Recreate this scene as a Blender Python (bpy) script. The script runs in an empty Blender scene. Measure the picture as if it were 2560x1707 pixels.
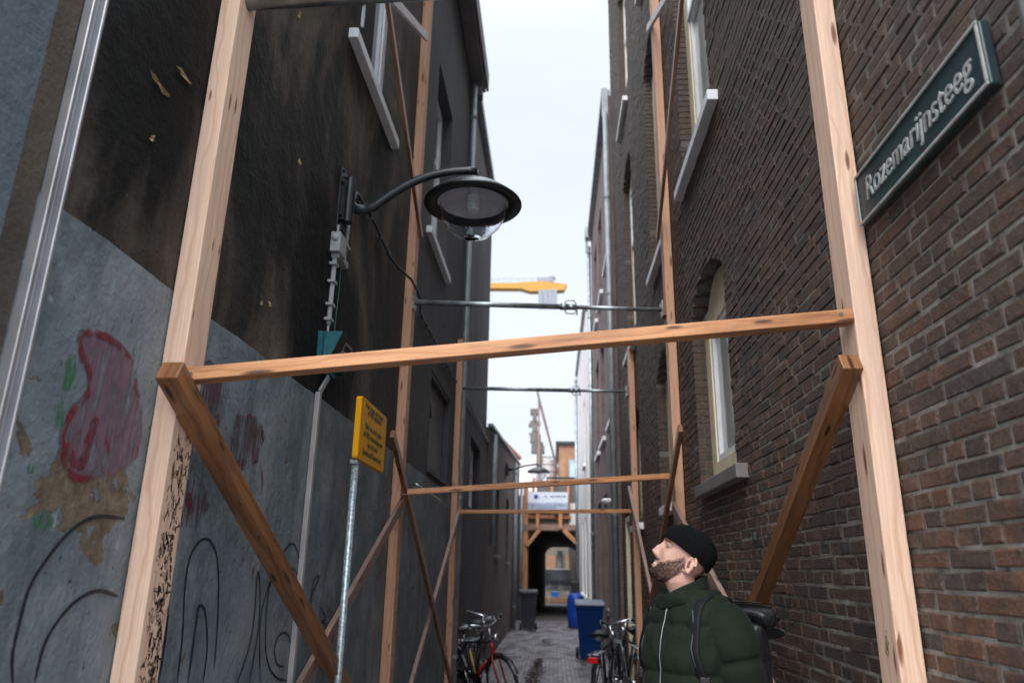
import bpy, math, random
from mathutils import Vector, Matrix, noise as mnoise
random.seed(7)
R = math.radians
scene = bpy.context.scene
col = scene.collection

# ------------------------------------------------------------------ camera
CAM_H = 1.62
FPX = 1831.0
CC = (1280.0, 853.5)
def cdir(x, y):
    return Vector((x-CC[0], -(y-CC[1]), FPX)).normalized()
_Y = cdir(1384, 1425)
_Z = cdir(1384, -5031); _Z = (_Z - _Y*_Z.dot(_Y)).normalized()
_X = _Y.cross(_Z)
if _X.x < 0: _X = -_X
cam_data = bpy.data.cameras.new('camera')
cam = bpy.data.objects.new('camera', cam_data); col.objects.link(cam)
# rows: world axes in camera space (x right, y up, z forward)
right = Vector((_X.x, _Y.x, _Z.x)); up = Vector((_X.y, _Y.y, _Z.y)); fwd = Vector((_X.z, _Y.z, _Z.z))
m = Matrix((( right.x, up.x, -fwd.x, 0), (right.y, up.y, -fwd.y, 0), (right.z, up.z, -fwd.z, CAM_H), (0, 0, 0, 1)))
cam.matrix_world = m
cam_data.sensor_width = 36.0
cam_data.lens = FPX*36.0/2560.0
cam_data.clip_start = 0.05; cam_data.clip_end = 600
cam_data.dof.use_dof = True
cam_data.dof.focus_distance = 3.3
cam_data.dof.aperture_fstop = 2.1
cam_data.dof.aperture_blades = 9
scene.camera = cam

def ray(x, y):
    v = cdir(x, y)
    return right*v.x + up*v.y + fwd*v.z
def onX(x, y, X0):
    r = ray(x, y); return Vector((0, 0, CAM_H)) + r*(X0/r.x)
def onY(x, y, Y0):
    r = ray(x, y); return Vector((0, 0, CAM_H)) + r*(Y0/r.y)
# source-pixel helpers for the zoomed crops the measurements were read from
def c2(x, y): return (x/1.829, 850+y/1.829)
def c4(x, y): return (760+x/2.529, 380+y/2.529)

# ------------------------------------------------------------------ world, sun
SUN_EL, SUN_AZ = 42.0, 0.0
SKY_TOP, SKY_BACK = 3.0, .85
world = bpy.data.worlds.new('World'); scene.world = world
world.use_nodes = True
nt = world.node_tree; N = nt.nodes; L = nt.links
bg = N['Background']
sky = N.new('ShaderNodeTexSky'); sky.sky_type = 'NISHITA'; sky.sun_disc = False
sky.sun_elevation = R(SUN_EL); sky.sun_rotation = R(190); sky.dust_density = 2.0; sky.air_density = 1.0
tc = N.new('ShaderNodeTexCoord')
mp = N.new('ShaderNodeMapping'); mp.inputs['Scale'].default_value = (1.5, 1.5, 4.0)
nz = N.new('ShaderNodeTexNoise'); nz.inputs['Scale'].default_value = 1.6; nz.inputs['Detail'].default_value = 6
cr = N.new('ShaderNodeValToRGB')
cr.color_ramp.elements[0].position = .35; cr.color_ramp.elements[0].color = (7.7, 8.45, 9.3, 1)
cr.color_ramp.elements[1].position = .65; cr.color_ramp.elements[1].color = (8.5, 9.0, 9.6, 1)
mx = N.new('ShaderNodeMix'); mx.data_type = 'RGBA'; mx.inputs['Factor'].default_value = .88
L.new(tc.outputs['Generated'], mp.inputs['Vector']); L.new(mp.outputs['Vector'], nz.inputs['Vector'])
L.new(nz.outputs['Fac'], cr.inputs['Fac']); L.new(sky.outputs['Color'], mx.inputs['A']); L.new(cr.outputs['Color'], mx.inputs['B'])
# thin overcast: brighter overhead and around the veiled sun behind the camera than low over the far roofs
sx_ = N.new('ShaderNodeSeparateXYZ'); L.new(tc.outputs['Generated'], sx_.inputs[0])
def mr(sock, a, b, lo, hi):
    n_ = N.new('ShaderNodeMapRange'); n_.interpolation_type = 'SMOOTHSTEP'; L.new(sock, n_.inputs['Value'])
    for k_, v_ in (('From Min', a), ('From Max', b), ('To Min', lo), ('To Max', hi)): n_.inputs[k_].default_value = v_
    return n_.outputs['Result']
za = mr(sx_.outputs[2], .64, 1.0, .60, SKY_TOP); ya_ = mr(sx_.outputs[1], .15, -.75, 0.0, SKY_BACK)
ad = N.new('ShaderNodeMath'); ad.operation = 'ADD'; L.new(za, ad.inputs[0]); L.new(ya_, ad.inputs[1])
vm = N.new('ShaderNodeVectorMath'); vm.operation = 'SCALE'; L.new(mx.outputs['Result'], vm.inputs[0]); L.new(ad.outputs[0], vm.inputs['Scale'])
L.new(vm.outputs[0], bg.inputs['Color']); bg.inputs['Strength'].default_value = 0.1

sd = bpy.data.lights.new('sun', 'SUN'); sd.energy = 1.0; sd.angle = R(25); sd.color = (1.0, .95, .90)
sun = bpy.data.objects.new('sun', sd); col.objects.link(sun)
az, el = R(-100), R(SUN_EL)          # light comes from behind the camera, slightly from the left
sdir = Vector((math.cos(az)*math.cos(el), math.sin(az)*math.cos(el), math.sin(el)))
sun.rotation_euler = sdir.to_track_quat('Z', 'Y').to_euler()
sky.sun_rotation = math.atan2(sdir.x, sdir.y)

scene.view_settings.view_transform = 'Standard'
scene.view_settings.look = 'None'
scene.view_settings.exposure = 1.03
scene.view_settings.gamma = 1.0
scene.render.engine = 'CYCLES'

# ------------------------------------------------------------------ object helpers
def link_tags(o, label=None, cat=None, group=None, kind=None):
    if label: o['label'] = label
    if cat: o['category'] = cat
    if group: o['group'] = group
    if kind: o['kind'] = kind
    return o

def thing(name, loc, label, cat, group=None, rz=0.0):
    o = bpy.data.objects.new(name, None); col.objects.link(o)
    o.location = loc; o.rotation_euler = (0, 0, rz); o.empty_display_size = .1
    return link_tags(o, label, cat, group)

def root_of(o):
    v = Vector((0, 0, 0))
    while o is not None:
        v += Vector(o.location); o = o.parent
    return v

class MB:
    def __init__(s): s.v = []; s.f = []; s.uv = []; s.tint = []
    def quad(s, a, b, c, d, uv=None):
        n = len(s.v); s.v += [Vector(a), Vector(b), Vector(c), Vector(d)]; s.f.append((n, n+1, n+2, n+3))
        s.uv.append(uv or [(0, 0), (1, 0), (1, 1), (0, 1)])
    def poly(s, pts):
        n = len(s.v); s.v += [Vector(p) for p in pts]; s.f.append(tuple(range(n, n+len(pts)))); s.uv.append([(0, 0)]*len(pts))
    def box(s, x0, x1, y0, y1, z0, z1):
        n = len(s.v)
        s.v += [Vector(p) for p in ((x0,y0,z0),(x1,y0,z0),(x1,y1,z0),(x0,y1,z0),(x0,y0,z1),(x1,y0,z1),(x1,y1,z1),(x0,y1,z1))]
        for f in ((0,3,2,1),(4,5,6,7),(0,1,5,4),(1,2,6,5),(2,3,7,6),(3,0,4,7)):
            s.f.append(tuple(n+i for i in f)); s.uv.append([(0,0),(1,0),(1,1),(0,1)])
        return s
    def bar(s, p0, p1, w, h, ref=(1, 0, 0)):
        """timber between two points; w is the size along ref, h across it; UV in metres, u along the grain"""
        p0, p1 = Vector(p0), Vector(p1); d = (p1-p0); ln = d.length; d.normalize()
        r = Vector(ref); r = (r - d*r.dot(d)).normalized(); t = d.cross(r)
        n = len(s.v); uo, vo = random.uniform(0, 50), random.uniform(0, 50)
        for p in (p0, p1):
            for a, b in ((-1,-1),(1,-1),(1,1),(-1,1)): s.v.append(p + r*(a*w/2) + t*(b*h/2))
        for k, i in enumerate(range(4)):
            j = (i+1) % 4; wd = w if i % 2 == 0 else h
            s.f.append((n+i, n+j, n+4+j, n+4+i)); o = vo + k*.31
            s.uv.append([(uo, o), (uo, o+wd), (uo+ln, o+wd), (uo+ln, o)])
        s.f.append((n+3, n+2, n+1, n)); s.uv.append([(uo, 0), (uo, w), (uo+h, w), (uo+h, 0)])
        s.f.append((n+4, n+5, n+6, n+7)); s.uv.append([(uo, 0), (uo, w), (uo+h, w), (uo+h, 0)])
        return s
    def tube(s, pts, r, seg=12, caps=True, flat=1.0, ref=None):
        pts = [Vector(p) for p in pts]; n = len(pts)
        rs = r if isinstance(r, (list, tuple)) else [r]*n
        base = len(s.v); prev = None; ln = 0
        for i, p in enumerate(pts):
            if i == 0: d = pts[1]-pts[0]
            elif i == n-1: d = pts[-1]-pts[-2]
            else: d = (pts[i+1]-pts[i]).normalized() + (pts[i]-pts[i-1]).normalized()
            d.normalize()
            if prev is None:
                a = Vector(ref) if ref else (Vector((0, 0, 1)) if abs(d.z) < .9 else Vector((1, 0, 0)))
                prev = (a - d*a.dot(d)).normalized()
            else: prev = (prev - d*prev.dot(d)).normalized()
            q = d.cross(prev)
            for k in range(seg):
                a = 2*math.pi*k/seg
                s.v.append(p + prev*(math.cos(a)*rs[i]) + q*(math.sin(a)*rs[i]*flat))
        for i in range(n-1):
            for k in range(seg):
                k2 = (k+1) % seg
                s.f.append((base+i*seg+k, base+i*seg+k2, base+(i+1)*seg+k2, base+(i+1)*seg+k)); s.uv.append([(0, 0)]*4)
        if caps:
            s.f.append(tuple(base+k for k in reversed(range(seg)))); s.uv.append([(0, 0)]*seg)
            s.f.append(tuple(base+(n-1)*seg+k for k in range(seg))); s.uv.append([(0, 0)]*seg)
        return s
    def lathe(s, prof, c=(0, 0, 0), seg=32, axis='Z'):
        c = Vector(c); base = len(s.v)
        for (r, z) in prof:
            for k in range(seg):
                a = 2*math.pi*k/seg; x, y = r*math.cos(a), r*math.sin(a)
                p = Vector((x, y, z)) if axis == 'Z' else (Vector((x, z, y)) if axis == 'Y' else Vector((z, x, y)))
                s.v.append(c+p)
        for i in range(len(prof)-1):
            for k in range(seg):
                k2 = (k+1) % seg
                s.f.append((base+i*seg+k, base+i*seg+k2, base+(i+1)*seg+k2, base+(i+1)*seg+k)); s.uv.append([(0, 0)]*4)
        return s
    def torus(s, c, R0, r0, axis='Y', seg=36, sub=8):
        c = Vector(c); base = len(s.v)
        for i in range(seg):
            a = 2*math.pi*i/seg
            for j in range(sub):
                b = 2*math.pi*j/sub; rr = R0 + r0*math.cos(b); h = r0*math.sin(b)
                p = (rr*math.cos(a), rr*math.sin(a))
                s.v.append(c + (Vector((p[0], h, p[1])) if axis == 'Y' else Vector((p[0], p[1], h)) if axis == 'Z' else Vector((h, p[0], p[1]))))
        for i in range(seg):
            i2 = (i+1) % seg
            for j in range(sub):
                j2 = (j+1) % sub
                s.f.append((base+i*sub+j, base+i2*sub+j, base+i2*sub+j2, base+i*sub+j2)); s.uv.append([(0, 0)]*4)
        return s
    def prism(s, poly, axis, a, b):
        """polygon of 2D points extruded along axis from a to b ('X': (y,z), 'Y': (x,z), 'Z': (x,y))"""
        def P(p, t): return Vector((t, p[0], p[1])) if axis == 'X' else Vector((p[0], t, p[1])) if axis == 'Y' else Vector((p[0], p[1], t))
        n = len(s.v); k = len(poly)
        s.v += [P(p, a) for p in poly] + [P(p, b) for p in poly]
        s.f.append(tuple(n+i for i in range(k))); s.uv.append([(0, 0)]*k)
        s.f.append(tuple(n+k+i for i in reversed(range(k)))); s.uv.append([(0, 0)]*k)
        for i in range(k):
            j = (i+1) % k
            s.f.append((n+j, n+i, n+k+i, n+k+j)); s.uv.append([(0, 0)]*4)
        return s
    def build(s, name, mat, parent=None, smooth=False, bevel=0, local=False, recalc=False, subsurf=0):
        off = Vector((0, 0, 0)) if (parent is None or local) else root_of(parent)
        me = bpy.data.meshes.new(name)
        me.from_pydata([tuple(Vector(v)-off) for v in s.v], [], s.f)
        uvl = me.uv_layers.new(name='UVMap'); i = 0
        flat = [c for f in s.uv for c in f]
        buf = [0.0]*(2*len(me.loops))
        for i, c in enumerate(flat): buf[2*i] = c[0]; buf[2*i+1] = c[1]
        uvl.data.foreach_set('uv', buf)
        if recalc:
            import bmesh
            bm = bmesh.new(); bm.from_mesh(me); bmesh.ops.remove_doubles(bm, verts=bm.verts, dist=1e-5)
            bmesh.ops.recalc_face_normals(bm, faces=bm.faces); bm.to_mesh(me); bm.free()
        me.materials.append(mat)
        if smooth:
            me.polygons.foreach_set('use_smooth', [True]*len(me.polygons))
        me.validate(); me.update()
        o = bpy.data.objects.new(name, me); col.objects.link(o)
        if parent is not None: o.parent = parent
        if bevel:
            b = o.modifiers.new('bevel', 'BEVEL'); b.width = bevel; b.segments = 2; b.limit_method = 'ANGLE'
        if subsurf:
            b = o.modifiers.new('sub', 'SUBSURF'); b.levels = subsurf; b.render_levels = subsurf
        return o

def copy_tree(o, parent=None):
    c = o.copy(); col.objects.link(c); c.parent = parent
    for ch in [x for x in bpy.data.objects if x.parent == o]: copy_tree(ch, c)
    return c

# ------------------------------------------------------------------ materials
def newmat(name):
    mt = bpy.data.materials.new(name); mt.use_nodes = True
    t = mt.node_tree; b = t.nodes['Principled BSDF']
    return mt, t, b
class G:
    """tiny node helper"""
    def __init__(s, t): s.t = t
    def n(s, typ, **kw):
        nd = s.t.nodes.new('ShaderNode'+typ)
        for k, v in kw.items():
            if k.startswith('_'): setattr(nd, k[1:], v)
            else: nd.inputs[k.replace('__', ' ')].default_value = v
        return nd
    def l(s, a, b): s.t.links.new(a, b)
    def noise(s, vec, scale, detail=4, rough=.55, dist=0):
        nd = s.n('TexNoise'); nd.inputs['Scale'].default_value = scale; nd.inputs['Detail'].default_value = detail
        nd.inputs['Roughness'].default_value = rough; nd.inputs['Distortion'].default_value = dist
        if vec is not None: s.l(vec, nd.inputs['Vector'])
        return nd.outputs['Fac']
    def mapping(s, vec, scale=(1, 1, 1), loc=(0, 0, 0), rot=(0, 0, 0)):
        nd = s.n('Mapping'); nd.inputs['Scale'].default_value = scale; nd.inputs['Location'].default_value = loc; nd.inputs['Rotation'].default_value = rot
        s.l(vec, nd.inputs['Vector']); return nd.outputs['Vector']
    def ramp(s, fac, stops, interp='LINEAR'):
        nd = s.n('ValToRGB'); r = nd.color_ramp; r.interpolation = interp
        while len(r.elements) < len(stops): r.elements.new(.5)
        for e, (p, c) in zip(r.elements, stops):
            e.position = p; e.color = (c, c, c, 1) if isinstance(c, (int, float)) else (*c, 1)
        s.l(fac, nd.inputs['Fac']); return nd.outputs['Color']
    def mix(s, fac, a, b, mode='MIX'):
        nd = s.n('Mix'); nd.data_type = 'RGBA'; nd.blend_type = mode
        for v, k in ((fac, 'Factor'), (a, 'A'), (b, 'B')):
            if isinstance(v, (int, float)) and k == 'Factor': nd.inputs[k].default_value = v
            elif isinstance(v, tuple): nd.inputs[k].default_value = (*v, 1)
            else: s.l(v, nd.inputs[k])
        return nd.outputs['Result']
    def math(s, op, a, b=0.0, c=0.0):
        nd = s.n('Math'); nd.operation = op
        for i, v in enumerate((a, b, c)):
            if isinstance(v, (int, float)): nd.inputs[i].default_value = v
            else: s.l(v, nd.inputs[i])
        return nd.outputs[0]
    def bump(s, h, dist, strength=1.0, normal=None):
        nd = s.n('Bump'); nd.inputs['Distance'].default_value = dist; nd.inputs['Strength'].default_value = strength
        s.l(h, nd.inputs['Height'])
        if normal is not None: s.l(normal, nd.inputs['Normal'])
        return nd.outputs['Normal']
    def obj(s): return s.n('TexCoord').outputs['Object']
    def sep(s, v):
        nd = s.n('SeparateXYZ'); s.l(v, nd.inputs[0]); return nd.outputs
    def comb(s, x, y, z):
        nd = s.n('CombineXYZ')
        for i, v in enumerate((x, y, z)):
            if isinstance(v, (int, float)): nd.inputs[i].default_value = v
            else: s.l(v, nd.inputs[i])
        return nd.outputs[0]

def wood(name, light, dark, knot, rough=.6, stain=None, knotd=.70):
    mt, t, b = newmat(name); g = G(t)
    uv = g.n('TexCoord').outputs['UV']
    wv = g.mapping(uv, (.55, 26, 1))
    warp = g.noise(g.mapping(uv, (2.2, 5, 1)), 1.0, 3)
    # rings: wave distorted by low noise
    s_ = g.sep(uv)
    v2 = g.math('ADD', g.math('MULTIPLY', s_[1], 60.0), g.math('MULTIPLY', warp, 9.0))
    ring = g.math('ABSOLUTE', g.math('SINE', v2))
    fine = g.noise(g.mapping(uv, (3, 240, 1)), 1.0, 3)
    c = g.mix(g.ramp(ring, [(.0, 1.0), (.55, 0.0)]), light, dark)
    c = g.mix(g.ramp(fine, [(.38, .6), (.62, 0.0)]), c, dark)
    big = g.noise(g.mapping(uv, (1.6, 14, 1), (3, 1, 0)), 1.0, 5, .65)
    c = g.mix(g.ramp(big, [(.46, 0.0), (.66, .8)]), c, stain or dark)
    vor = g.n('TexVoronoi'); vor.voronoi_dimensions = '2D'; vor.inputs['Scale'].default_value = 1.0
    g.l(g.mapping(uv, (3.6, 19, 1)), vor.inputs['Vector'])
    vc = g.sep(vor.outputs['Color'])
    kn = g.ramp(g.math('DIVIDE', vor.outputs['Distance'], g.math('ADD', g.math('MULTIPLY', vc[1], 1.0), .35)), [(.05, 1.0), (.11, .85), (.19, 0.0)])
    kn = g.math('MULTIPLY', kn, g.math('GREATER_THAN', vc[0], knotd))
    c = g.mix(kn, c, knot)
    # longitudinal drying cracks
    crk = g.noise(g.mapping(uv, (.9, 70, 1), (9, 2, 0)), 1.0, 2)
    crm = g.ramp(crk, [(.265, .85), (.30, 0.0)])
    c = g.mix(crm, c, (dark[0]*.35, dark[1]*.3, dark[2]*.3))
    g.l(c, b.inputs['Base Color']); b.inputs['Roughness'].default_value = rough
    h = g.math('SUBTRACT', g.math('MULTIPLY', fine, .4), crm)
    g.l(g.bump(h, .002, .5), b.inputs['Normal'])
    return mt

def plain(name, c, rough=.6, metal=0.0, var=.25, nscale=6, bump=.0, bscale=80, spec=.5):
    mt, t, b = newmat(name); g = G(t)
    o = g.obj(); n = g.noise(o, nscale, 5)
    cc = g.mix(g.ramp(n, [(.3, 0.0), (.7, 1.0)]), tuple(x*(1-var) for x in c), tuple(min(1, x*(1+var)) for x in c))
    g.l(cc, b.inputs['Base Color'])
    g.l(g.math('ADD', g.math('MULTIPLY', n, .2), rough-.1), b.inputs['Roughness'])
    b.inputs['Metallic'].default_value = metal; b.inputs['Specular IOR Level'].default_value = spec
    if bump: g.l(g.bump(g.noise(o, bscale, 3), bump), b.inputs['Normal'])
    return mt

def glassmat(name, tint=(.02, .025, .03), rough=.05):
    mt, t, b = newmat(name); g = G(t)
    n = g.noise(g.obj(), 1.3, 3)
    g.l(g.mix(n, tint, tuple(x*2.2+.01 for x in tint)), b.inputs['Base Color'])
    b.inputs['Roughness'].default_value = rough; b.inputs['Specular IOR Level'].default_value = .9
    g.l(g.bump(n, .003), b.inputs['Normal'])
    return mt

M = {}
M['spruce'] = wood('fresh_spruce', (.81, .57, .43), (.62, .38, .25), (.20, .075, .03), .55, (.64, .44, .34))
M['spruce_warm'] = wood('sawn_spruce_orange', (.66, .37, .235), (.50, .25, .145), (.16, .06, .025), .55, (.54, .29, .18))
M['spruce_grey'] = wood('weathered_spruce', (.55, .43, .37), (.40, .29, .235), (.17, .08, .05), .65, (.34, .25, .21))
M['orange'] = wood('orange_timber', (.63, .31, .14), (.46, .19, .075), (.10, .035, .015), .5, (.20, .075, .03), .55)
M['brown'] = wood('stained_timber', (.31, .135, .052), (.17, .068, .026), (.04, .016, .008), .34, (.10, .042, .02), .5)
M['pinkwood'] = wood('greyed_plank', (.31, .20, .155), (.22, .13, .095), (.08, .04, .03), .55, (.18, .11, .10))
M['palewood'] = wood('pale_plank', (.82, .79, .80), (.70, .66, .67), (.40, .32, .30), .6, (.5, .46, .46))  # near-white tone over the whole plank
M['cream'] = plain('cream_paint', (.80, .70, .50), .45, var=.1)
M['whitepaint'] = plain('white_paint', (.82, .84, .87), .45, var=.08)
M['greystone'] = plain('grey_sill_paint', (.19, .17, .165), .6, var=.15, bump=.001)
M['glass'] = glassmat('window_glass')
M['glass_blind'] = glassmat('window_blind_glass', (.28, .29, .28), .1)
M['galv'] = plain('galvanised_steel', (.36, .40, .42), .42, .8, .35, 14, .0008, 60)
M['galvpost'] = plain('spangled_zinc_post', (.42, .50, .53), .4, .55, .5, 55, .0006, 90)
M['zincpipe'] = plain('painted_drainpipe', (.25, .285, .30), .45, .2, .25, 5)
M['blackmetal'] = plain('black_coated_metal', (.018, .024, .027), .35, .2, .3, 9)
M['blackplastic'] = plain('black_plastic', (.012, .013, .015), .5, 0, .2)
M['pvc'] = plain('grey_pvc', (.33, .34, .34), .5, 0, .12)
M['darkcable'] = plain('dark_cable', (.03, .035, .037), .5)
M['yellow'] = plain('yellow_sign_enamel', (.72, .33, .006), .4, 0, .05, spec=.06)
M['lettering_black'] = plain('black_lettering', (.01, .01, .01), .4)
M['sign_green'] = plain('dark_green_sign', (.022, .042, .046), .38, .1, .25, 12, .0004, 120)
M['sign_silver'] = plain('silver_sign_rim', (.34, .35, .345), .6, .0, .25, 20)
M['alu'] = plain('aluminium', (.42, .42, .44), .38, .7, .2, 3)
M['teal'] = plain('teal_box_paint', (.012, .115, .14), .45, 0, .25, 25)
M['tinted_dark'] = plain('dark_lens', (.02, .022, .025), .25)
M['rubber'] = plain('rubber', (.012, .012, .013), .7)
M['chrome'] = plain('chrome', (.6, .62, .64), .22, .95, .1)
M['bike_black'] = plain('bike_black_paint', (.012, .013, .016), .3, .1)
M['bike_red'] = plain('bike_red_paint', (.33, .012, .012), .35, 0, .2)
M['bike_yellow'] = plain('bike_yellow_lock', (.55, .30, .08), .4)
M['red_lens'] = plain('red_lens', (.6, .01, .01), .2)
M['amber'] = plain('amber_reflector', (.75, .24, .01), .3)
M['bin_blue'] = plain('blue_bin_plastic', (.001, .022, .105), .65, 0, .15, spec=.15)
M['bin_lid'] = plain('grey_blue_lid', (.14, .17, .23), .4, 0, .2)
M['bin_dark'] = plain('anthracite_bin_plastic', (.022, .024, .032), .5, 0, .15)
M['barrel_blue'] = plain('bright_blue_plastic', (.004, .04, .28), .45, 0, .15, spec=.3)
M['slate'] = plain('slate', (.05, .052, .06), .6, 0, .3, 8, .002, 40)
M['roof_edge'] = plain('roof_edge_boards', (.15, .14, .145), .6, 0, .2, 3)
M['crane'] = plain('crane_yellow', (.44, .24, .055), .6, 0, .1, spec=.2)
M['crane_grey'] = plain('crane_grey', (.22, .24, .27), .6)
M['board'] = plain('white_board', (.62, .68, .78), .5, 0, .05)
M['board_grey'] = plain('board_lettering_grey', (.22, .27, .38), .5, 0, .15)
M['board_blue'] = plain('board_logo_blue', (.03, .05, .32), .5)
M['tarp'] = plain('dark_tarp', (.03, .034, .045), .5, 0, .4, 2, .02, 3)
M['orange_roof'] = plain('orange_roof_tiles', (.55, .13, .05), .7)
M['doorblack'] = plain('charred_door', (.016, .016, .017), .5, 0, .4, 5)

def plaster(name, lo, hi, bumpd=.006, streak=True, rough=.7):
    mt, t, b = newmat(name); g = G(t); o = g.obj()
    big = g.noise(g.mapping(o, (1, 1.1, .55)), 1.4, 7, .62, .6)
    st = g.noise(g.mapping(o, (1, 7, .7)), 1.6, 5)
    f = g.math('ADD', g.math('MULTIPLY', big, .7), g.math('MULTIPLY', st, .3 if streak else 0))
    c = g.ramp(f, [(.36, lo), (.5, tuple((a+b_)/2 for a, b_ in zip(lo, hi))), (.62, hi)])
    g.l(c, b.inputs['Base Color']); b.inputs['Roughness'].default_value = rough; b.inputs['Specular IOR Level'].default_value = .25
    hgt = g.math('ADD', g.noise(o, 9, 6), g.math('MULTIPLY', g.noise(o, 70, 3), .15))
    g.l(g.bump(hgt, bumpd), b.inputs['Normal'])
    return mt
M['plaster_dark'] = plaster('dark_grey_plaster', (.065, .065, .07), (.125, .122, .13))
M['plaster_low'] = plaster('sooty_low_wall', (.04, .034, .034), (.10, .085, .08))
M['plaster_white'] = plaster('white_plaster', (.70, .68, .68), (.82, .80, .80))
M['concrete'] = plaster('stained_concrete', (.10, .085, .07), (.22, .19, .16))

def brickshader(name, c1, c2, mortar, scale=1.0, rough=.8, swap='YZ', rowh=.0565, bw=.21, bumpd=.004):
    mt, t, b = newmat(name); g = G(t); o = g.obj(); s = g.sep(o)
    if swap == 'YZ': v = g.comb(s[1], s[2], 0.0)
    elif swap == 'XZ': v = g.comb(s[0], s[2], 0.0)
    else: v = g.comb(s[1], s[0], 0.0)
    br = g.n('TexBrick'); g.l(v, br.inputs['Vector']); br.offset = .5
    br.inputs['Scale'].default_value = 1.0; br.inputs['Mortar Size'].default_value = .006
    br.inputs['Brick Width'].default_value = bw; br.inputs['Row Height'].default_value = rowh
    br.inputs['Color1'].default_value = (*c1, 1); br.inputs['Color2'].default_value = (*c2, 1); br.inputs['Mortar'].default_value = (*mortar, 1)
    n = g.noise(o, 2.2, 6)
    c = g.mix(g.ramp(n, [(.3, 0.0), (.75, .75)]), br.outputs['Color'], tuple(x*.45 for x in c1))
    g.l(c, b.inputs['Base Color']); b.inputs['Roughness'].default_value = rough
    h = g.math('SUBTRACT', g.math('MULTIPLY', g.noise(o, 50, 4), .5), br.outputs['Fac'])
    g.l(g.bump(h, bumpd), b.inputs['Normal'])
    return mt
M['brick_mauve'] = brickshader('mauve_brick', (.20, .135, .13), (.15, .10, .095), (.26, .23, .22))
M['brick_dark'] = brickshader('dark_brick', (.075, .06, .06), (.05, .042, .046), (.11, .10, .10))
M['brick_brown'] = brickshader('brown_brick', (.13, .085, .075), (.10, .07, .065), (.17, .15, .14))
M['brick_orange'] = brickshader('orange_brick', (.42, .20, .10), (.34, .16, .08), (.4, .3, .22), swap='XZ')
M['brick_grey'] = brickshader('grey_brick_front', (.20, .18, .17), (.14, .12, .12), (.26, .24, .23), swap='XZ')
# near clinker bricks: one island per brick
def nearbrick():
    mt, t, b = newmat('clinker_bricks'); g = G(t); o = g.obj()
    geo = g.n('NewGeometry'); rnd = geo.outputs['Random Per Island']
    c = g.ramp(rnd, [(.0, (.062, .046, .038)), (.22, (.115, .074, .052)), (.5, (.155, .086, .058)), (.74, (.125, .067, .043)), (.9, (.175, .085, .054)), (.97, (.08, .066, .060))])
    n = g.noise(o, 14, 6, .65)
    c = g.mix(g.ramp(n, [(.32, .75), (.55, 0.0)]), c, (.028, .026, .028))
    c = g.mix(g.ramp(g.noise(o, 36, 5, .7), [(.54, 0.0), (.72, .6)]), c, (.24, .185, .16))
    c = g.mix(g.ramp(g.noise(g.mapping(o, (1, 1, .45)), 1.3, 6, .6), [(.42, .55), (.58, 0.0)]), c, (.045, .038, .034))
    z = g.sep(o)[2]
    soot = g.ramp(g.math('ADD', z, g.math('MULTIPLY', g.noise(o, 1.1, 4), 1.6)), [(.0, 0.0), (.10, 0.0)])
    sm = g.n('MapRange'); sm.inputs['From Min'].default_value = 2.2; sm.inputs['From Max'].default_value = 5.0
    g.l(g.math('ADD', z, g.math('MULTIPLY', g.noise(o, 1.1, 4), 1.6)), sm.inputs['Value'])
    c = g.mix(g.math('MULTIPLY', sm.outputs['Result'], .62), c, (.098, .078, .068))
    g.l(c, b.inputs['Base Color'])
    g.l(g.ramp(n, [(.3, .5), (.7, .8)]), b.inputs['Roughness']); b.inputs['Specular IOR Level'].default_value = .28
    h = g.math('ADD', g.noise(o, 45, 6, .7), g.math('MULTIPLY', g.noise(o, 12, 4), .8))
    g.l(g.bump(h, .010), b.inputs['Normal'])
    return mt
M['clinker'] = nearbrick()
def mortar():
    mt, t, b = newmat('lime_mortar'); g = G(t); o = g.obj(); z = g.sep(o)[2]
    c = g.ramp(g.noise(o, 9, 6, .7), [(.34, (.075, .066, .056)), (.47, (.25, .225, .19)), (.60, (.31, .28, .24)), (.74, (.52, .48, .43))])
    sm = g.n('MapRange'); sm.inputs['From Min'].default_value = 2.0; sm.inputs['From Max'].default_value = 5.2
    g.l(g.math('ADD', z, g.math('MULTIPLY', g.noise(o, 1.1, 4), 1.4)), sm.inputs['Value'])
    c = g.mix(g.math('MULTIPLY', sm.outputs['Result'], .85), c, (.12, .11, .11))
    g.l(c, b.inputs['Base Color']); b.inputs['Roughness'].default_value = .9
    g.l(g.bump(g.noise(o, 60, 5, .7), .006), b.inputs['Normal'])
    return mt
M['mortar'] = mortar()

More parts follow.
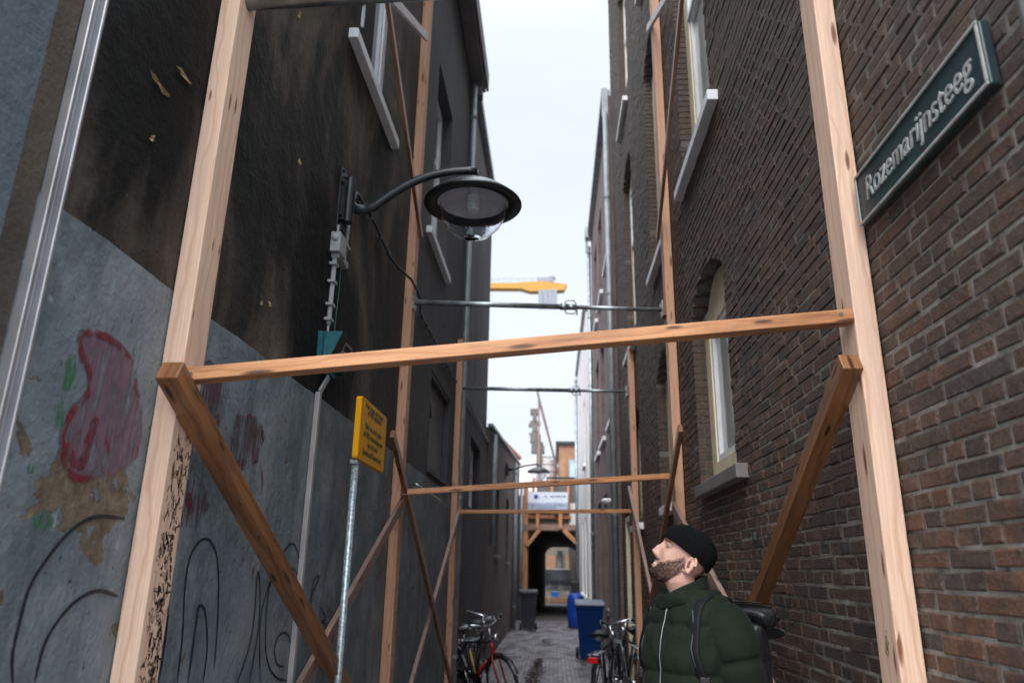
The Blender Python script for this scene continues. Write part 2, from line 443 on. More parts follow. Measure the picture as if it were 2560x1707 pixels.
def left_wall():
    """soot-stained render above, blue-grey paint below 2.51 m with peeling patches"""
    mt, t, b = newmat('sooty_render_and_paint'); g = G(t); o = g.mapping(g.obj(), loc=(0, 1.0, 0)); s = g.sep(o)   # wall mesh starts 1 m up the alley
    Y, Z = s[1], s[2]
    big = g.noise(g.mapping(o, (1, .95, .5), (0, 3.1, 0)), 1.25, 8, .6, .9)
    st = g.noise(g.mapping(o, (1, 9, .55)), 1.5, 6)
    f = g.math('ADD', g.math('MULTIPLY', big, .86), g.math('MULTIPLY', st, .14))
    # warmer brown bands left and right of the black burn above the paint (measured patch centre y 1.9, z 3.1)
    dy = g.math('DIVIDE', g.math('SUBTRACT', Y, 1.98), .34); dz = g.math('DIVIDE', g.math('SUBTRACT', Z, 3.2), 1.0)
    burn1 = g.math('ADD', g.math('MULTIPLY', dy, dy), g.math('MULTIPLY', dz, dz))
    dy2 = g.math('DIVIDE', g.math('SUBTRACT', Y, 3.9), .95); dz2 = g.math('DIVIDE', g.math('SUBTRACT', Z, 2.9), .75)
    burn2 = g.math('ADD', g.math('MULTIPLY', dy2, dy2), g.math('MULTIPLY', dz2, dz2))
    burn = g.math('MINIMUM', burn1, burn2)
    bm = g.ramp(g.math('ADD', g.math('MULTIPLY', burn, .38), g.math('MULTIPLY', f, .9)), [(.62, .0), (.86, 1.0)])
    soot = g.ramp(f, [(.38, (.009, .010, .009)), (.46, (.028, .025, .022)), (.54, (.085, .069, .055)), (.66, (.16, .128, .098))])
    soot = g.mix(bm, (.006, .0065, .0062), soot)
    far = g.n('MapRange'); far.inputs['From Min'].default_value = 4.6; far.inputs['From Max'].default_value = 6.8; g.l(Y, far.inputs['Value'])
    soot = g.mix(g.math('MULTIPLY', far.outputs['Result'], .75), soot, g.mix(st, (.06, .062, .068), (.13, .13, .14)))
    chips = g.ramp(g.noise(g.mapping(o, (1, 1.3, .8)), 17, 3, .5, .4), [(.755, 0.0), (.775, .7)])
    soot = g.mix(chips, soot, (.16, .15, .12))
    # paint
    pn = g.noise(o, 2.0, 6); fine = g.noise(o, 26, 4)
    paint = g.ramp(g.math('ADD', g.math('MULTIPLY', pn, .8), g.math('MULTIPLY', fine, .2)), [(.34, (.105, .130, .144)), (.50, (.155, .186, .205)), (.64, (.22, .245, .26))])
    paint = g.mix(g.ramp(g.noise(g.mapping(o, (1, 3.5, .5), (0, 7, 0)), 2.1, 6, .6), [(.5, 0.0), (.68, .55)]), paint, (.07, .088, .098))
    paint = g.mix(g.ramp(g.noise(g.mapping(o, (1, 1.2, .7), (0, 4.4, 0)), 3.1, 8, .68), [(.49, 0.0), (.62, .65)]), paint, (.26, .29, .305))
    paint = g.mix(g.ramp(g.noise(g.mapping(o, (1, 1.4, .8)), 34, 3, .5), [(.68, 0.0), (.72, .85)]), paint, (.035, .042, .048))
    paint = g.mix(g.ramp(g.noise(g.mapping(o, (1, 1, .7), (0, 9, 0)), 13, 5, .6), [(.66, 0.0), (.70, .7)]), paint, (.30, .33, .34))
    # peeling: stronger in the low, near part
    PE = .452
    py = g.math('DIVIDE', g.math('SUBTRACT', Y, 2.0), .55); pz = g.math('DIVIDE', g.math('SUBTRACT', Z, 1.83), .17)
    zone = g.math('ADD', g.math('MULTIPLY', py, py), g.math('MULTIPLY', pz, pz))
    pe = g.noise(g.mapping(o, (1, 1, 1.1), (0, 2.2, 0)), 5.0, 8, .6, .5)
    pm = g.math('SUBTRACT', pe, g.math('MULTIPLY', g.math('MINIMUM', zone, 2.0), .10))
    peel = g.ramp(pm, [(PE, 0.0), (PE+.007, 1.0)])
    under = g.ramp(g.noise(o, 16, 6, .65), [(.3, (.075, .058, .04)), (.55, (.175, .135, .095)), (.75, (.24, .19, .14))])
    paintc = g.mix(peel, paint, under)
    rimm = g.ramp(pm, [(PE-.015, 0.0), (PE-.002, .8), (PE+.007, 0.0)])
    paintc = g.mix(rimm, paintc, (.22, .25, .27))
    edge = g.math('ADD', Z, g.math('MULTIPLY', g.math('SUBTRACT', g.noise(g.mapping(o, (1, 1.5, 1)), 1.3, 6), .5), .03))
    mask = g.math('LESS_THAN', edge, 2.512)
    c = g.mix(mask, soot, paintc)
    # plain slate painted pier at the street end
    pier = g.math('LESS_THAN', Y, 1.505)
    c = g.mix(pier, c, g.ramp(fine, [(.3, (.085, .11, .13)), (.7, (.115, .14, .16))]))
    strip = g.math('MULTIPLY', g.math('GREATER_THAN', Y, 1.505), g.math('LESS_THAN', Y, 1.59))
    c = g.mix(strip, c, g.ramp(pn, [(.3, (.05, .042, .034)), (.7, (.10, .08, .062))]))
    g.l(c, b.inputs['Base Color'])
    g.l(g.mix(mask, g.ramp(f, [(.3, .62), (.6, .85)]), (.55, .55, .55)), b.inputs['Roughness']); b.inputs['Specular IOR Level'].default_value = .22
    lump = g.noise(o, 6.0, 8, .6); grain = g.noise(o, 55, 4, .6)
    h = g.math('ADD', g.math('MULTIPLY', lump, 1.2), g.math('MULTIPLY', grain, .22))
    h = g.math('SUBTRACT', h, g.math('MULTIPLY', g.math('MULTIPLY', peel, mask), .35))
    h = g.math('ADD', h, g.math('MULTIPLY', chips, .3))
    g.l(g.bump(h, .017), b.inputs['Normal'])
    return mt
M['left_wall'] = left_wall()

def paving():
    mt, t, b = newmat('clinker_paving'); g = G(t); o = g.obj(); s = g.sep(o)
    br = g.n('TexBrick'); g.l(g.comb(s[1], s[0], 0.0), br.inputs['Vector']); br.inputs['Scale'].default_value = 1
    br.inputs['Mortar Size'].default_value = .006; br.inputs['Brick Width'].default_value = .2; br.inputs['Row Height'].default_value = .07
    br.inputs['Color1'].default_value = (.29, .27, .285, 1); br.inputs['Color2'].default_value = (.20, .18, .195, 1); br.inputs['Mortar'].default_value = (.05, .045, .045, 1)
    n = g.noise(g.mapping(o, (1.6, .6, 1)), 1.8, 7, .6)
    c = g.mix(g.ramp(n, [(.40, .8), (.56, 0.0)]), br.outputs['Color'], (.045, .038, .038))
    c = g.mix(g.ramp(g.noise(o, 3.3, 6), [(.5, 0.0), (.75, .6)]), c, (.26, .27, .29))
    g.l(c, b.inputs['Base Color']); g.l(g.ramp(n, [(.35, .38), (.65, .7)]), b.inputs['Roughness'])
    g.l(g.bump(g.math('SUBTRACT', g.noise(o, 20, 4), br.outputs['Fac']), .003), b.inputs['Normal'])
    return mt
M['paving'] = paving()
M['asphalt'] = plain('street_surface', (.12, .115, .11), .85, 0, .25, 3, .004, 60)

def worn_paint(name, c, dens=.5, streak=(1, 14, 1.4), rough=.5, sc=5):
    mt, t, b = newmat(name); g = G(t); o = g.obj()
    b.inputs['Base Color'].default_value = (*c, 1); b.inputs['Roughness'].default_value = rough
    n = g.math('ADD', g.math('MULTIPLY', g.noise(g.mapping(o, streak), sc, 5, .65), .65), g.math('MULTIPLY', g.noise(o, 7, 5), .35))
    a = g.ramp(n, [(.5-(dens-.5)*.5-.09, 0.0), (.5-(dens-.5)*.5+.07, 1.0)])
    g.l(a, b.inputs['Alpha'])
    return mt
M['spray_pink'] = worn_paint('faded_pink_spray', (.17, .105, .135), .57, (1, 6, 1.0))
M['spray_red'] = worn_paint('dark_red_spray', (.15, .022, .032), .50, (1, 3, 1.6), sc=9)
M['spray_purple'] = worn_paint('faded_purple_spray', (.10, .05, .07), .42, (1, 10, 1.2))
M['spray_green'] = worn_paint('green_spray', (.03, .17, .05), .42, sc=9)
M['spray_black'] = worn_paint('black_spray', (.012, .016, .022), .95, (1, 4, 4))
M['marker'] = plain('marker_ink', (.008, .008, .01), .5)

# ------------------------------------------------------------------ ground
gm = MB(); gm.quad((-300, -120, -.03), (300, -120, -.03), (300, 400, -.03), (-300, 400, -.03))
link_tags(gm.build('ground', M['asphalt']), kind='structure')
am = MB(); am.quad((-1.75, .6, 0), (1.6, .6, 0), (1.6, 26.4, 0), (-1.75, 26.4, 0))
link_tags(am.build('alley_paving', M['paving']), kind='structure')
tm = MB(); tm.quad((-1.5, 26.4, .004), (2.0, 26.4, .004), (2.0, 39, .004), (-1.5, 39, .004))
link_tags(tm.build('passage_floor', M['asphalt']), kind='structure')

# ------------------------------------------------------------------ walls with openings (planes of constant x)
def wall_x(mb, xf, xb, y0, y1, z0, z1, holes, face=1):
    """wall slab between xf (visible face) and xb; holes are (ya, yb, za, zb)"""
    ys = sorted(set([y0, y1] + [v for h in holes for v in h[:2]])); zs = sorted(set([z0, z1] + [v for h in holes for v in h[2:4]]))
    ys = [y for y in ys if y0 <= y <= y1]; zs = [z for z in zs if z0 <= z <= z1]
    for i in range(len(ys)-1):
        for j in range(len(zs)-1):
            yc, zc = (ys[i]+ys[i+1])/2, (zs[j]+zs[j+1])/2
            if any(h[0] < yc < h[1] and h[2] < zc < h[3] for h in holes): continue
            mb.quad((xf, ys[i], zs[j]), (xf, ys[i+1], zs[j]), (xf, ys[i+1], zs[j+1]), (xf, ys[i], zs[j+1]))
    for (a, b, c, d) in [h[:4] for h in holes]:
        mb.quad((xf, a, c), (xb, a, c), (xb, a, d), (xf, a, d)); mb.quad((xf, b, c), (xb, b, c), (xb, b, d), (xf, b, d))
        mb.quad((xf, a, c), (xf, b, c), (xb, b, c), (xb, a, c)); mb.quad((xf, a, d), (xf, b, d), (xb, b, d), (xb, a, d))
def shell(mb, xf, xo, y0, y1, z0, z1):
    """the other five sides of a building whose alley face is xf"""
    mb.quad((xf, y0, z0), (xo, y0, z0), (xo, y0, z1), (xf, y0, z1)); mb.quad((xf, y1, z0), (xo, y1, z0), (xo, y1, z1), (xf, y1, z1))
    mb.quad((xf, y0, z1), (xf, y1, z1), (xo, y1, z1), (xo, y0, z1)); mb.quad((xo, y0, z0), (xo, y1, z0), (xo, y1, z1), (xo, y0, z1))

def window_x(parent, s, xf, ya, yb, za, zb, depth, fmat, arch=0.0, glass='glass', mull=True, fw=.075, sill=None, sillmat='whitepaint', name='window', proud=.07):
    """s=+1: wall faces -x (right side of the alley); s=-1: faces +x"""
    x = xf + s*depth; f = MB()
    f.box(min(x, x+s*.07), max(x, x+s*.07), ya, ya+fw, za, zb); f.box(min(x, x+s*.07), max(x, x+s*.07), yb-fw, yb, za, zb)
    f.box(min(x, x+s*.068), max(x, x+s*.068), ya+fw, yb-fw, za, za+fw)
    if arch:
        pts = []
        for k in range(13):
            t = k/12; pts.append((ya+fw+(yb-ya-2*fw)*t, zb + arch*(1-(2*t-1)**2) - .02))
        f.prism([(ya+fw, zb-fw)] + pts + [(yb-fw, zb-fw)], 'X', x, x+s*.068)
    else:
        f.box(min(x, x+s*.068), max(x, x+s*.068), ya+fw, yb-fw, zb-fw, zb)
    w = f.build(name, M[fmat], parent, bevel=.004)
    sa = MB(); xs = x + s*.012
    a, b, c, d = ya+fw, yb-fw, za+fw, zb-fw
    def sash(a, b, c, d, xs):
        t = .045
        sa.box(min(xs, xs+s*.045), max(xs, xs+s*.045), a, a+t, c, d); sa.box(min(xs, xs+s*.045), max(xs, xs+s*.045), b-t, b, c, d)
        sa.box(min(xs, xs+s*.044), max(xs, xs+s*.044), a+t, b-t, c, c+t); sa.box(min(xs, xs+s*.044), max(xs, xs+s*.044), a+t, b-t, d-t, d)
    if mull:
        mid = (c+d)/2 + .1*(d-c)
        sash(a, b, c, mid, xs+s*.0); sash(a, b, mid, d, xs-s*.02)
    else: sash(a, b, c, d, xs)
    sa.build('sash', M['whitepaint'], w)
    g_ = MB(); xg = xs + s*.03; g_.quad((xg, a, c), (xg, b, c), (xg, b, d), (xg, a, d)); g_.build('pane', M[glass], w)
    if sill:
        sy0, sy1, sz, sh = sill; q = MB(); q.box(min(xf-s*proud, x), max(xf-s*proud, x), sy0, sy1, sz-sh, sz); q.build('sill', M[sillmat], w, bevel=.006)
    return w

# ------------------------------------------------------------------ right: clinker-brick house
RX = 1.1
bD = thing('brick_house', (RX, 1.0, 0), 'tall dark clinker-brick house on the right with cream window frames, behind the man', 'house')
PITCH = .0565
cols3 = [(4.50, 5.63), (6.70, 7.72), (9.35, 10.5)]
holes = []   # ya, yb, za, zb(spring), arch rise
for (a, b) in cols3:
    holes.append((a, b, 2.24, 3.57, .2)); holes.append((a, b, 4.80, 7.38, .2)); holes.append((a, b, 8.62, 11.0, .2))
holes.append((11.0, 11.85, .12, 2.42, .15))
DY0, DY1, DZ = 1.0, 12.22, 12.7
def hole_span(z, lo=0):
    """open y intervals at height z"""
    out = []
    for (a, b, c, d, r) in holes:
        if c <= z <= d: out.append((a, b))
        elif d < z < d+r:
            hw = (b-a)/2*math.sqrt(max(0, 1-(z-d)/r)); m_ = (a+b)/2; out.append((m_-hw, m_+hw))
    return out
wm = MB(); xm = RX+.0045
wall_x(wm, xm, RX+.22, DY0, DY1, 0, DZ, [(a, b, c, d+r) for (a, b, c, d, r) in holes])
for (a, b, c, d, r) in holes:      # arch spandrels
    n = 12
    for k in range(n):
        t0, t1 = k/n, (k+1)/n; y0, y1 = a+(b-a)*t0, a+(b-a)*t1
        za, zb = d+r*(1-(2*t0-1)**2), d+r*(1-(2*t1-1)**2)
        wm.quad((xm, y0, za), (xm, y1, zb), (xm, y1, d+r), (xm, y0, d+r))
        wm.quad((xm, y0, za), (xm, y1, zb), (RX+.22, y1, zb), (RX+.22, y0, za))
shell(wm, xm, 7.0, DY0, DY1, 0, DZ)
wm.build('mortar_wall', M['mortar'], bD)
sf = MB(); sf.quad((RX+.001, DY0-.003, 0), (7.0, DY0-.003, 0), (7.0, DY0-.003, DZ), (RX+.001, DY0-.003, DZ))
sf.build('street_front', brickshader('clinker_front', (.13, .08, .058), (.095, .06, .045), (.25, .225, .19), swap='XZ'), bD)
bk = MB()
def brick(x0, x1, y0, y1, z0, z1, fine):
    j = lambda a: random.uniform(-a, a)
    dx = j(.0028); n = len(bk.v); e = .0024
    wv = .0045*mnoise.noise(Vector((y0*1.3, z0*.9, 3)))+.002*mnoise.noise(Vector((y0*7, z0*5, 9)))
    y0 += j(e); y1 += j(e); z0 += j(e)+wv; z1 += j(e)+wv
    x0 += dx; c = .0045
    if fine:
        F = [(x0+j(.0015), y0+c, z0+c+j(e)), (x0+j(.0015), y1-c, z0+c+j(e)), (x0+j(.0015), y1-c, z1-c+j(e)), (x0+j(.0015), y0+c, z1-c+j(e))]
        Mi = [(x0+c, y0, z0+j(e)), (x0+c, y1, z0+j(e)), (x0+c, y1, z1+j(e)), (x0+c, y0, z1+j(e))]
        Bk = [(x1, y0, z0), (x1, y1, z0), (x1, y1, z1), (x1, y0, z1)]
        bk.v += F+Mi+Bk
        bk.f.append((n, n+1, n+2, n+3)); bk.uv.append([(0, 0)]*4)
        for o in (0, 4):
            for i in range(4):
                k = (i+1) % 4; bk.f.append((n+o+i, n+o+4+i, n+o+4+k, n+o+k)); bk.uv.append([(0, 0)]*4)
    else:
        bk.box(x0, x1, y0, y1, z0, z1)
nc = int(DZ/PITCH)
for r_ in range(nc):
    z0 = r_*PITCH + .005; z1 = (r_+1)*PITCH - .005; zm = (z0+z1)/2
    opens = hole_span(zm)
    y = DY0 + (0.0 if r_ % 2 else -.05); head = (r_ % 2 == 0)
    while y < DY1:
        ln = .098 if (head and random.random() < .8) or random.random() < .12 else .208
        a, b = max(y, DY0), min(y+ln, DY1); y += ln + .010
        if y > DY1+.3: break
        segs = [(a, b)]
        for (oa, ob) in opens:
            ns = []
            for (p, q) in segs:
                if q <= oa or p >= ob: ns.append((p, q))
                else:
                    if p < oa: ns.append((p, oa-.002))
                    if q > ob: ns.append((ob+.002, q))
            segs = ns
        for (p, q) in segs:
            if q-p > .025: brick(RX, RX+.05, p, q, z0, z1, z1 < 4.6 and p < 7)
    for (oa, ob) in opens:             # bricks showing in the far reveal of each opening
        if random.random() < .98:
            bk.box(RX+.053, RX+.118, ob-.008, ob+.03, z0, z1)
            bk.box(RX+.003, RX+.048, ob-.008, ob-.001, z0, z1)
bk.build('clinker_bricks', M['clinker'], bD)
for i, (a, b) in enumerate(cols3):
    for (c, d, gl) in ((2.24, 3.57, 'glass_blind'), (4.80, 7.38, 'glass_blind'), (8.62, 11.0, 'glass')):
        low = c < 3; first = (i == 0)
        if first: sl = (4.24, 5.52, 2.22, .082) if low else (4.27, 5.70, 4.73 if c < 5 else c-.02, .08)
        elif i == 1: sl = (6.72, 7.42, 2.22, .08) if low else (6.5, 7.68, c-.08, .08)
        else: sl = (9.3, 10.3, 2.2, .08) if low else (9.45, 10.62, c-.2, .08)
        w = window_x(bD, 1, RX, a, b, c, d, .10, 'cream', .2, gl, fw=.16, mull=not low, sill=sl, sillmat='greystone' if (low and first) else 'whitepaint')
        # ledge below the frame down to the sill stone
# door at the far end
dr = MB(); dr.box(RX+.10, RX+.15, 11.07, 11.78, .14, 2.40); dd = dr.build('door', M['doorblack'], bD)
df = MB(); df.box(RX+.02, RX+.1, 11.0, 11.07, .12, 2.42); df.box(RX+.02, RX+.1, 11.78, 11.85, .12, 2.42); df.box(RX+.021, RX+.1, 11.07, 11.78, 2.34, 2.42)
df.build('door_frame', M['cream'], dd, bevel=.005)
ed = MB(); ed.box(RX-.12, RX+.3, DY0, DY1, DZ, DZ+.14); ed.build('gutter', M['zincpipe'], bD)
# ------------------------------------------------------------------ right: mauve house E
XE = 1.05
bE = thing('brick_house', (XE, 12.3, 0), 'mauve-brown brick house between the dark clinker house and the white house', 'house')
eh = []
for (a, b) in ((12.75, 13.75), (14.75, 15.95), (16.65, 17.75)):
    eh += [(a, b, .9, 3.1), (a, b, 4.2, 6.4), (a, b, 7.35, 9.4)]
wE = MB(); wall_x(wE, XE, XE+.25, 12.27, 19.0, 0, 10.45, eh); shell(wE, XE, 7.0, 12.27, 19.0, 0, 10.45)
wE.build('wall', M['brick_mauve'], bE)
for (a, b, c, d) in eh:
    window_x(bE, 1, XE, a, b, c, d, .12, 'whitepaint', 0, 'glass', fw=.06, sill=(a-.08, b+.08, c+.01, .09) if c > 2 else None)
ge = MB(); ge.box(.93, XE+.05, 12.29, 18.9, 10.45, 10.6); ge.box(.93, XE-.003, 12.235, 12.29, 9.95, 10.6); ge.build('gutter', M['zincpipe'], bE)
# small hoist block at the gutter end
hb = MB(); hb.box(.86, .95, 18.3, 18.6, 10.3, 10.62); hb.tube([(.9, 18.45, 10.3), (.9, 18.45, 9.9)], .03); hb.build('gutter_bracket', M['zincpipe'], bE)

# ------------------------------------------------------------------ right: white house F
bF = thing('plastered_house', (.9, 19.05, 0), 'white plastered house projecting into the alley before the arch', 'house')
wF = MB(); fh = [(20.2, 21.0, 1.0, 3.0), (22.4, 23.2, 1.0, 3.0), (20.2, 21.0, 4.4, 6.2)]
wall_x(wF, .87, 1.1, 19.05, 26.3, 0, 8.45, fh); shell(wF, .87, 7.0, 19.05, 26.3, 0, 8.45); wF.build('wall', M['plaster_white'], bF)
for (a, b, c, d) in fh: window_x(bF, 1, .87, a, b, c, d, .1, 'whitepaint', fw=.06, sill=(a-.05, b+.05, c+.01, .07))
cf = MB(); cf.box(.79, .95, 19.0, 26.3, 8.45, 8.56); cf.build('roof_edge', M['zincpipe'], bF)

# ------------------------------------------------------------------ left: sooty rendered house A
LX = -1.3
bA = thing('rendered_house', (LX, 1.0, 0), 'tall left house with soot-blackened render above a blue-grey graffitied lower wall', 'house')
ah = [(4.02, 5.16, 4.88, 7.3), (7.0, 8.12, 4.96, 7.15), (7.52, 9.02, 2.60, 3.64), (1.7, 2.7, 5.2, 7.4)]
wA = MB(); wall_x(wA, LX, LX-.2, 1.0, 9.72, 0, 8.95, ah); shell(wA, LX, -8.0, 1.0, 9.72, 0, 8.95)
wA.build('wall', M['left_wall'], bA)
window_x(bA, -1, LX, 4.02, 5.16, 4.88, 7.3, .13, 'whitepaint', fw=.10, sill=(3.8, 5.1, 4.90, .075), proud=.06, glass='glass')
window_x(bA, -1, LX, 7.0, 8.12, 4.96, 7.15, .13, 'whitepaint', fw=.10, sill=(6.75, 8.18, 4.97, .075), proud=.06)
window_x(bA, -1, LX, 1.7, 2.7, 5.2, 7.4, .13, 'whitepaint', fw=.10, sill=(1.6, 2.8, 5.2, .075), proud=.06)
# boarded window low
bw = MB(); bw.box(LX-.12, LX-.08, 7.56, 8.98, 2.64, 3.60)
bd = bw.build('boarded_window', plaster('boarding_grey', (.11, .105, .11), (.26, .25, .25), .003), bA)
b2_ = MB(); b2_.box(LX-.08, LX-.01, 7.52, 7.56, 2.6, 3.64); b2_.box(LX-.08, LX-.01, 8.98, 9.02, 2.6, 3.64); b2_.box(LX-.08, LX-.011, 7.56, 8.98, 3.60, 3.64); b2_.box(LX-.08, LX+.03, 7.5, 9.04, 2.56, 2.6)
b2_.build('frame', M['slate'], bd)
b3_ = MB(); b3_.lathe([(0, 0), (.09, .0), (.08, .03), (.0, .035)], (LX-.08, 7.95, 3.3), 14, 'X'); b3_.build('hole_cover', M['doorblack'], bd)
# eaves box
ev = MB(); ev.box(-1.29, -1.09, 1.0, 10.05, 8.95, 9.12); ev.box(-1.085, -1.05, 1.0, 10.1, 9.0, 9.32); ev.box(-1.30, -1.12, 9.78, 9.95, 8.72, 8.95)
ev.build('eaves_box', M['roof_edge'], bA, bevel=.008)
rf = MB(); rf.prism([(-1.05, 9.25), (-4.5, 12.0), (-8.0, 9.25)], 'Y', .95, 10.1); rf.build('roof', M['slate'], bA)
# aluminium cladding profile at the street end
al = MB()
for (ya, yb, xx) in ((1.592, 1.607, .030), (1.607, 1.630, .017), (1.630, 1.640, .036), (1.640, 1.665, .010)):
    al.box(LX+.0005, LX+xx, ya, yb, .35, 6.0)
al.build('cladding_profile', M['alu'], bA, bevel=.003)
# broken render patches with curled edges
M['ochre'] = plain('ochre_render', (.30, .225, .12), .8, 0, .4, 30, .003, 60)
def chip(px, rx, rz, rot):
    ch = MB()
    p = onX(px[0], px[1], LX); n = 11; ring = []
    for k in range(n):
        a = 2*math.pi*k/n; rr = random.uniform(.75, 1.2); y, z = math.cos(a)*rx*rr, math.sin(a)*rz*rr
        ring.append((p.y+y*math.cos(rot)-z*math.sin(rot), p.z+y*math.sin(rot)+z*math.cos(rot)))
    base = len(ch.v)
    ch.v.append(Vector((LX+.014, p.y, p.z)))
    for (y, z) in ring: ch.v.append(Vector((LX+random.uniform(.002, .02), y, z)))
    for k in range(n): ch.f.append((base, base+1+k, base+1+(k+1) % n)); ch.uv.append([(0, 0)]*3)
    ch.build('loose_render', M['ochre'], bA)
for q in (((392, 212), .075, .010, -.05), ((455, 193), .060, .014, .1), ((373, 347), .008, .012, 0), ((648, 752), .011, .022, .1), ((669, 760), .009, .014, 0), ((745, 405), .007, .02, 0), ((742, 38), .012, .03, .3)):
    chip(*q)
# ---- graffiti on the wall, as thin paint films 2 mm proud
def ribbon(mb, pts, w, x, taper=True, rnd=.15):
    P3 = [Vector(p) for p in pts]
    # catmull-rom
    out = []
    for i in range(len(P3)-1):
        p0 = P3[max(0, i-1)]; p1 = P3[i]; p2 = P3[i+1]; p3 = P3[min(len(P3)-1, i+2)]
        for k in range(6):
            t = k/6
            out.append(.5*((2*p1) + (-p0+p2)*t + (2*p0-5*p1+4*p2-p3)*t*t + (-p0+3*p1-3*p2+p3)*t**3))
    out.append(P3[-1]); n = len(out); L_, R_ = [], []
    for i, p in enumerate(out):
        d = out[min(n-1, i+1)] - out[max(0, i-1)]; d.x = 0
        if d.length < 1e-6: d = Vector((0, 0, 1))
        d.normalize(); s = Vector((0, -d.z, d.y)); ww = w*(1+random.uniform(-rnd, rnd))
        if taper: ww *= min(1, .35+min(i, n-1-i)/4)
        L_.append(Vector((x, p.y, p.z)) + s*ww/2); R_.append(Vector((x, p.y, p.z)) - s*ww/2)
    for i in range(n-1): mb.quad(L_[i], L_[i+1], R_[i+1], R_[i])
for pts in ([(60,1568),(58,1440),(95,1270),(140,1120),(215,1000),(300,895),(380,830),(460,805),(570,815)],
            [(160,1560),(200,1400),(260,1290),(350,1190),(450,1145),(540,1170)],
            [(725,1568),(755,1380),(770,1200),(760,1120)],
            [(810,1568),(835,1350),(845,1150),(865,1010),(900,935),(945,908),(985,960),(1000,1080),(995,1300),(980,1500)],
            [(860,1568),(885,1380),(905,1240),(918,1212),(940,1250),(948,1400),(930,1560)],
            [(1085,1568),(1140,1400),(1165,1250),(1178,1060),(1190,1150),(1180,1330),(1140,1568)],
            [(1190,1568),(1190,1300),(1220,1150),(1290,980),(1340,930),(1370,1000),(1375,1090),(1350,1050),(1320,1040)],
            [(1250,1060),(1222,1200),(1215,1400),(1235,1500),(1270,1545),(1310,1555)],
            [(1300,1490),(1268,1480),(1255,1410),(1280,1345),(1320,1350),(1335,1450),(1320,1568)],
            [(1400,1420),(1415,1200),(1462,1085),(1438,1092),(1425,1160),(1425,1250)],
            [(1466,1215),(1490,1270),(1470,1285),(1490,1300),(1482,1345)],
            [(1500,1500),(1540,1400),(1575,1200),(1573,1310)],
            [(1405,1568),(1440,1480),(1470,1500)]):
    gb = MB(); ribbon(gb, [onX(*c2(*p), LX+.003) for p in pts], .011, LX+.003); gb.build('graffiti_line', M['spray_black'], bA)
def blob(mb, px, x):
    P3 = [onX(*c2(*p), x) for p in px]; c = sum(P3, Vector())/len(P3); c.x = x
    for i in range(len(P3)): mb.v += [c, P3[i], P3[(i+1) % len(P3)]]; n = len(mb.v); mb.f.append((n-3, n-2, n-1)); mb.uv.append([(0, 0)]*3)
def spray(px, x, nm, m_):
    g_ = MB(); blob(g_, px, x); g_.build(nm, M[m_], bA)
gp = MB()
blob(gp, [(360,-15),(400,-40),(480,-30),(560,20),(615,90),(600,190),(640,260),(652,330),(650,440),(625,540),(560,600),(430,635),(340,630),(290,560),(285,440),(330,330),(395,265),(412,200),(385,100)], LX+.002)
gp.build('pink_spray_shape', M['spray_pink'], bA)
def red(pts, w, x):
    g_ = MB(); ribbon(g_, [onX(*c2(*p), x) for p in pts], w, x); g_.build('red_graffiti_line', M['spray_red'], bA)
red([(600,80),(520,5),(440,-30),(370,-25),(375,60),(410,150),(405,240),(330,330),(288,430),(290,540),(340,625),(430,632)], .022, LX+.004)
red([(300,470),(330,540),(380,560),(400,470),(430,400),(440,350)], .035, LX+.0045)
red([(620,170),(628,230),(640,260)], .02, LX+.0045)
for (a, b, w) in (((480,440),(500,520),.02),((625,480),(630,540),.012),((1130,345),(1160,350),.03),((1080,560),(1130,560),.05),((1190,560),(1200,690),.03),((860,700),(870,800),.07),((1000,330),(985,440),.05),((1190,380),(1205,470),.02)):
    red([a, ((a[0]+b[0])/2+4, (a[1]+b[1])/2), b], w*.6, LX+.004)
spray([(885,120),(960,90),(1020,150),(1040,230),(1030,310),(1000,400),(960,470),(900,440),(870,300)], LX+.002, 'purple_spray', 'spray_purple')
spray([(1080,340),(1190,350),(1215,450),(1180,560),(1090,600),(1050,500)], LX+.002, 'purple_spray', 'spray_purple')
spray([(830,640),(930,640),(960,760),(900,860),(820,850)], LX+.002, 'purple_spray', 'spray_purple')
spray([(310,60),(345,70),(350,150),(320,230),(285,230),(300,140)], LX+.0025, 'green_spray', 'spray_green')
spray([(150,790),(230,770),(250,830),(200,870),(155,850)], LX+.0025, 'green_spray', 'spray_green'); spray([(1045,210),(1058,250),(1050,330),(1040,300)], LX+.0025, 'green_spray', 'spray_green')
spray([(120,580),(140,562),(158,580),(150,610),(128,612)], LX+.0025, 'green_spray', 'spray_green'); spray([(605,50),(618,30),(630,50),(622,75),(608,75)], LX+.0025, 'green_spray', 'spray_green')
spray([(250,300),(285,250),(300,330),(280,420),(255,400)], LX+.0025, 'green_spray', 'spray_green')

# ------------------------------------------------------------------ left: house B and low range C
bB = thing('rendered_house', (-1.25, 9.8, 0), 'dark grey house behind the sooty house, brick base and one tall window', 'house')
bh = [(10.95, 12.45, 2.50, 3.55)]
wB = MB(); wall_x(wB, -1.27, -1.45, 9.75, 13.7, 3.86, 9.04, []); shell(wB, -1.27, -8, 9.75, 13.7, 3.86, 9.04); wB.build('upper_wall', M['plaster_dark'], bB)
wB = MB(); wall_x(wB, -1.25, -1.45, 9.75, 13.7, 0, 3.86, bh); shell(wB, -1.25, -7.9, 9.75, 13.7, 0, 3.86); wB.build('lower_wall', M['brick_dark'], bB)
window_x(bB, -1, -1.25, 10.95, 12.45, 2.50, 3.55, .12, 'whitepaint', fw=.09, glass='glass')
eb = MB(); eb.box(-1.26, -1.18, 10.1, 13.75, 8.95, 9.1); eb.build('roof_edge', M['zincpipe'], bB)
bC = thing('low_house_row', (-1.2, 13.8, 0), 'low brown brick house row on the left running up to the arch', 'house')
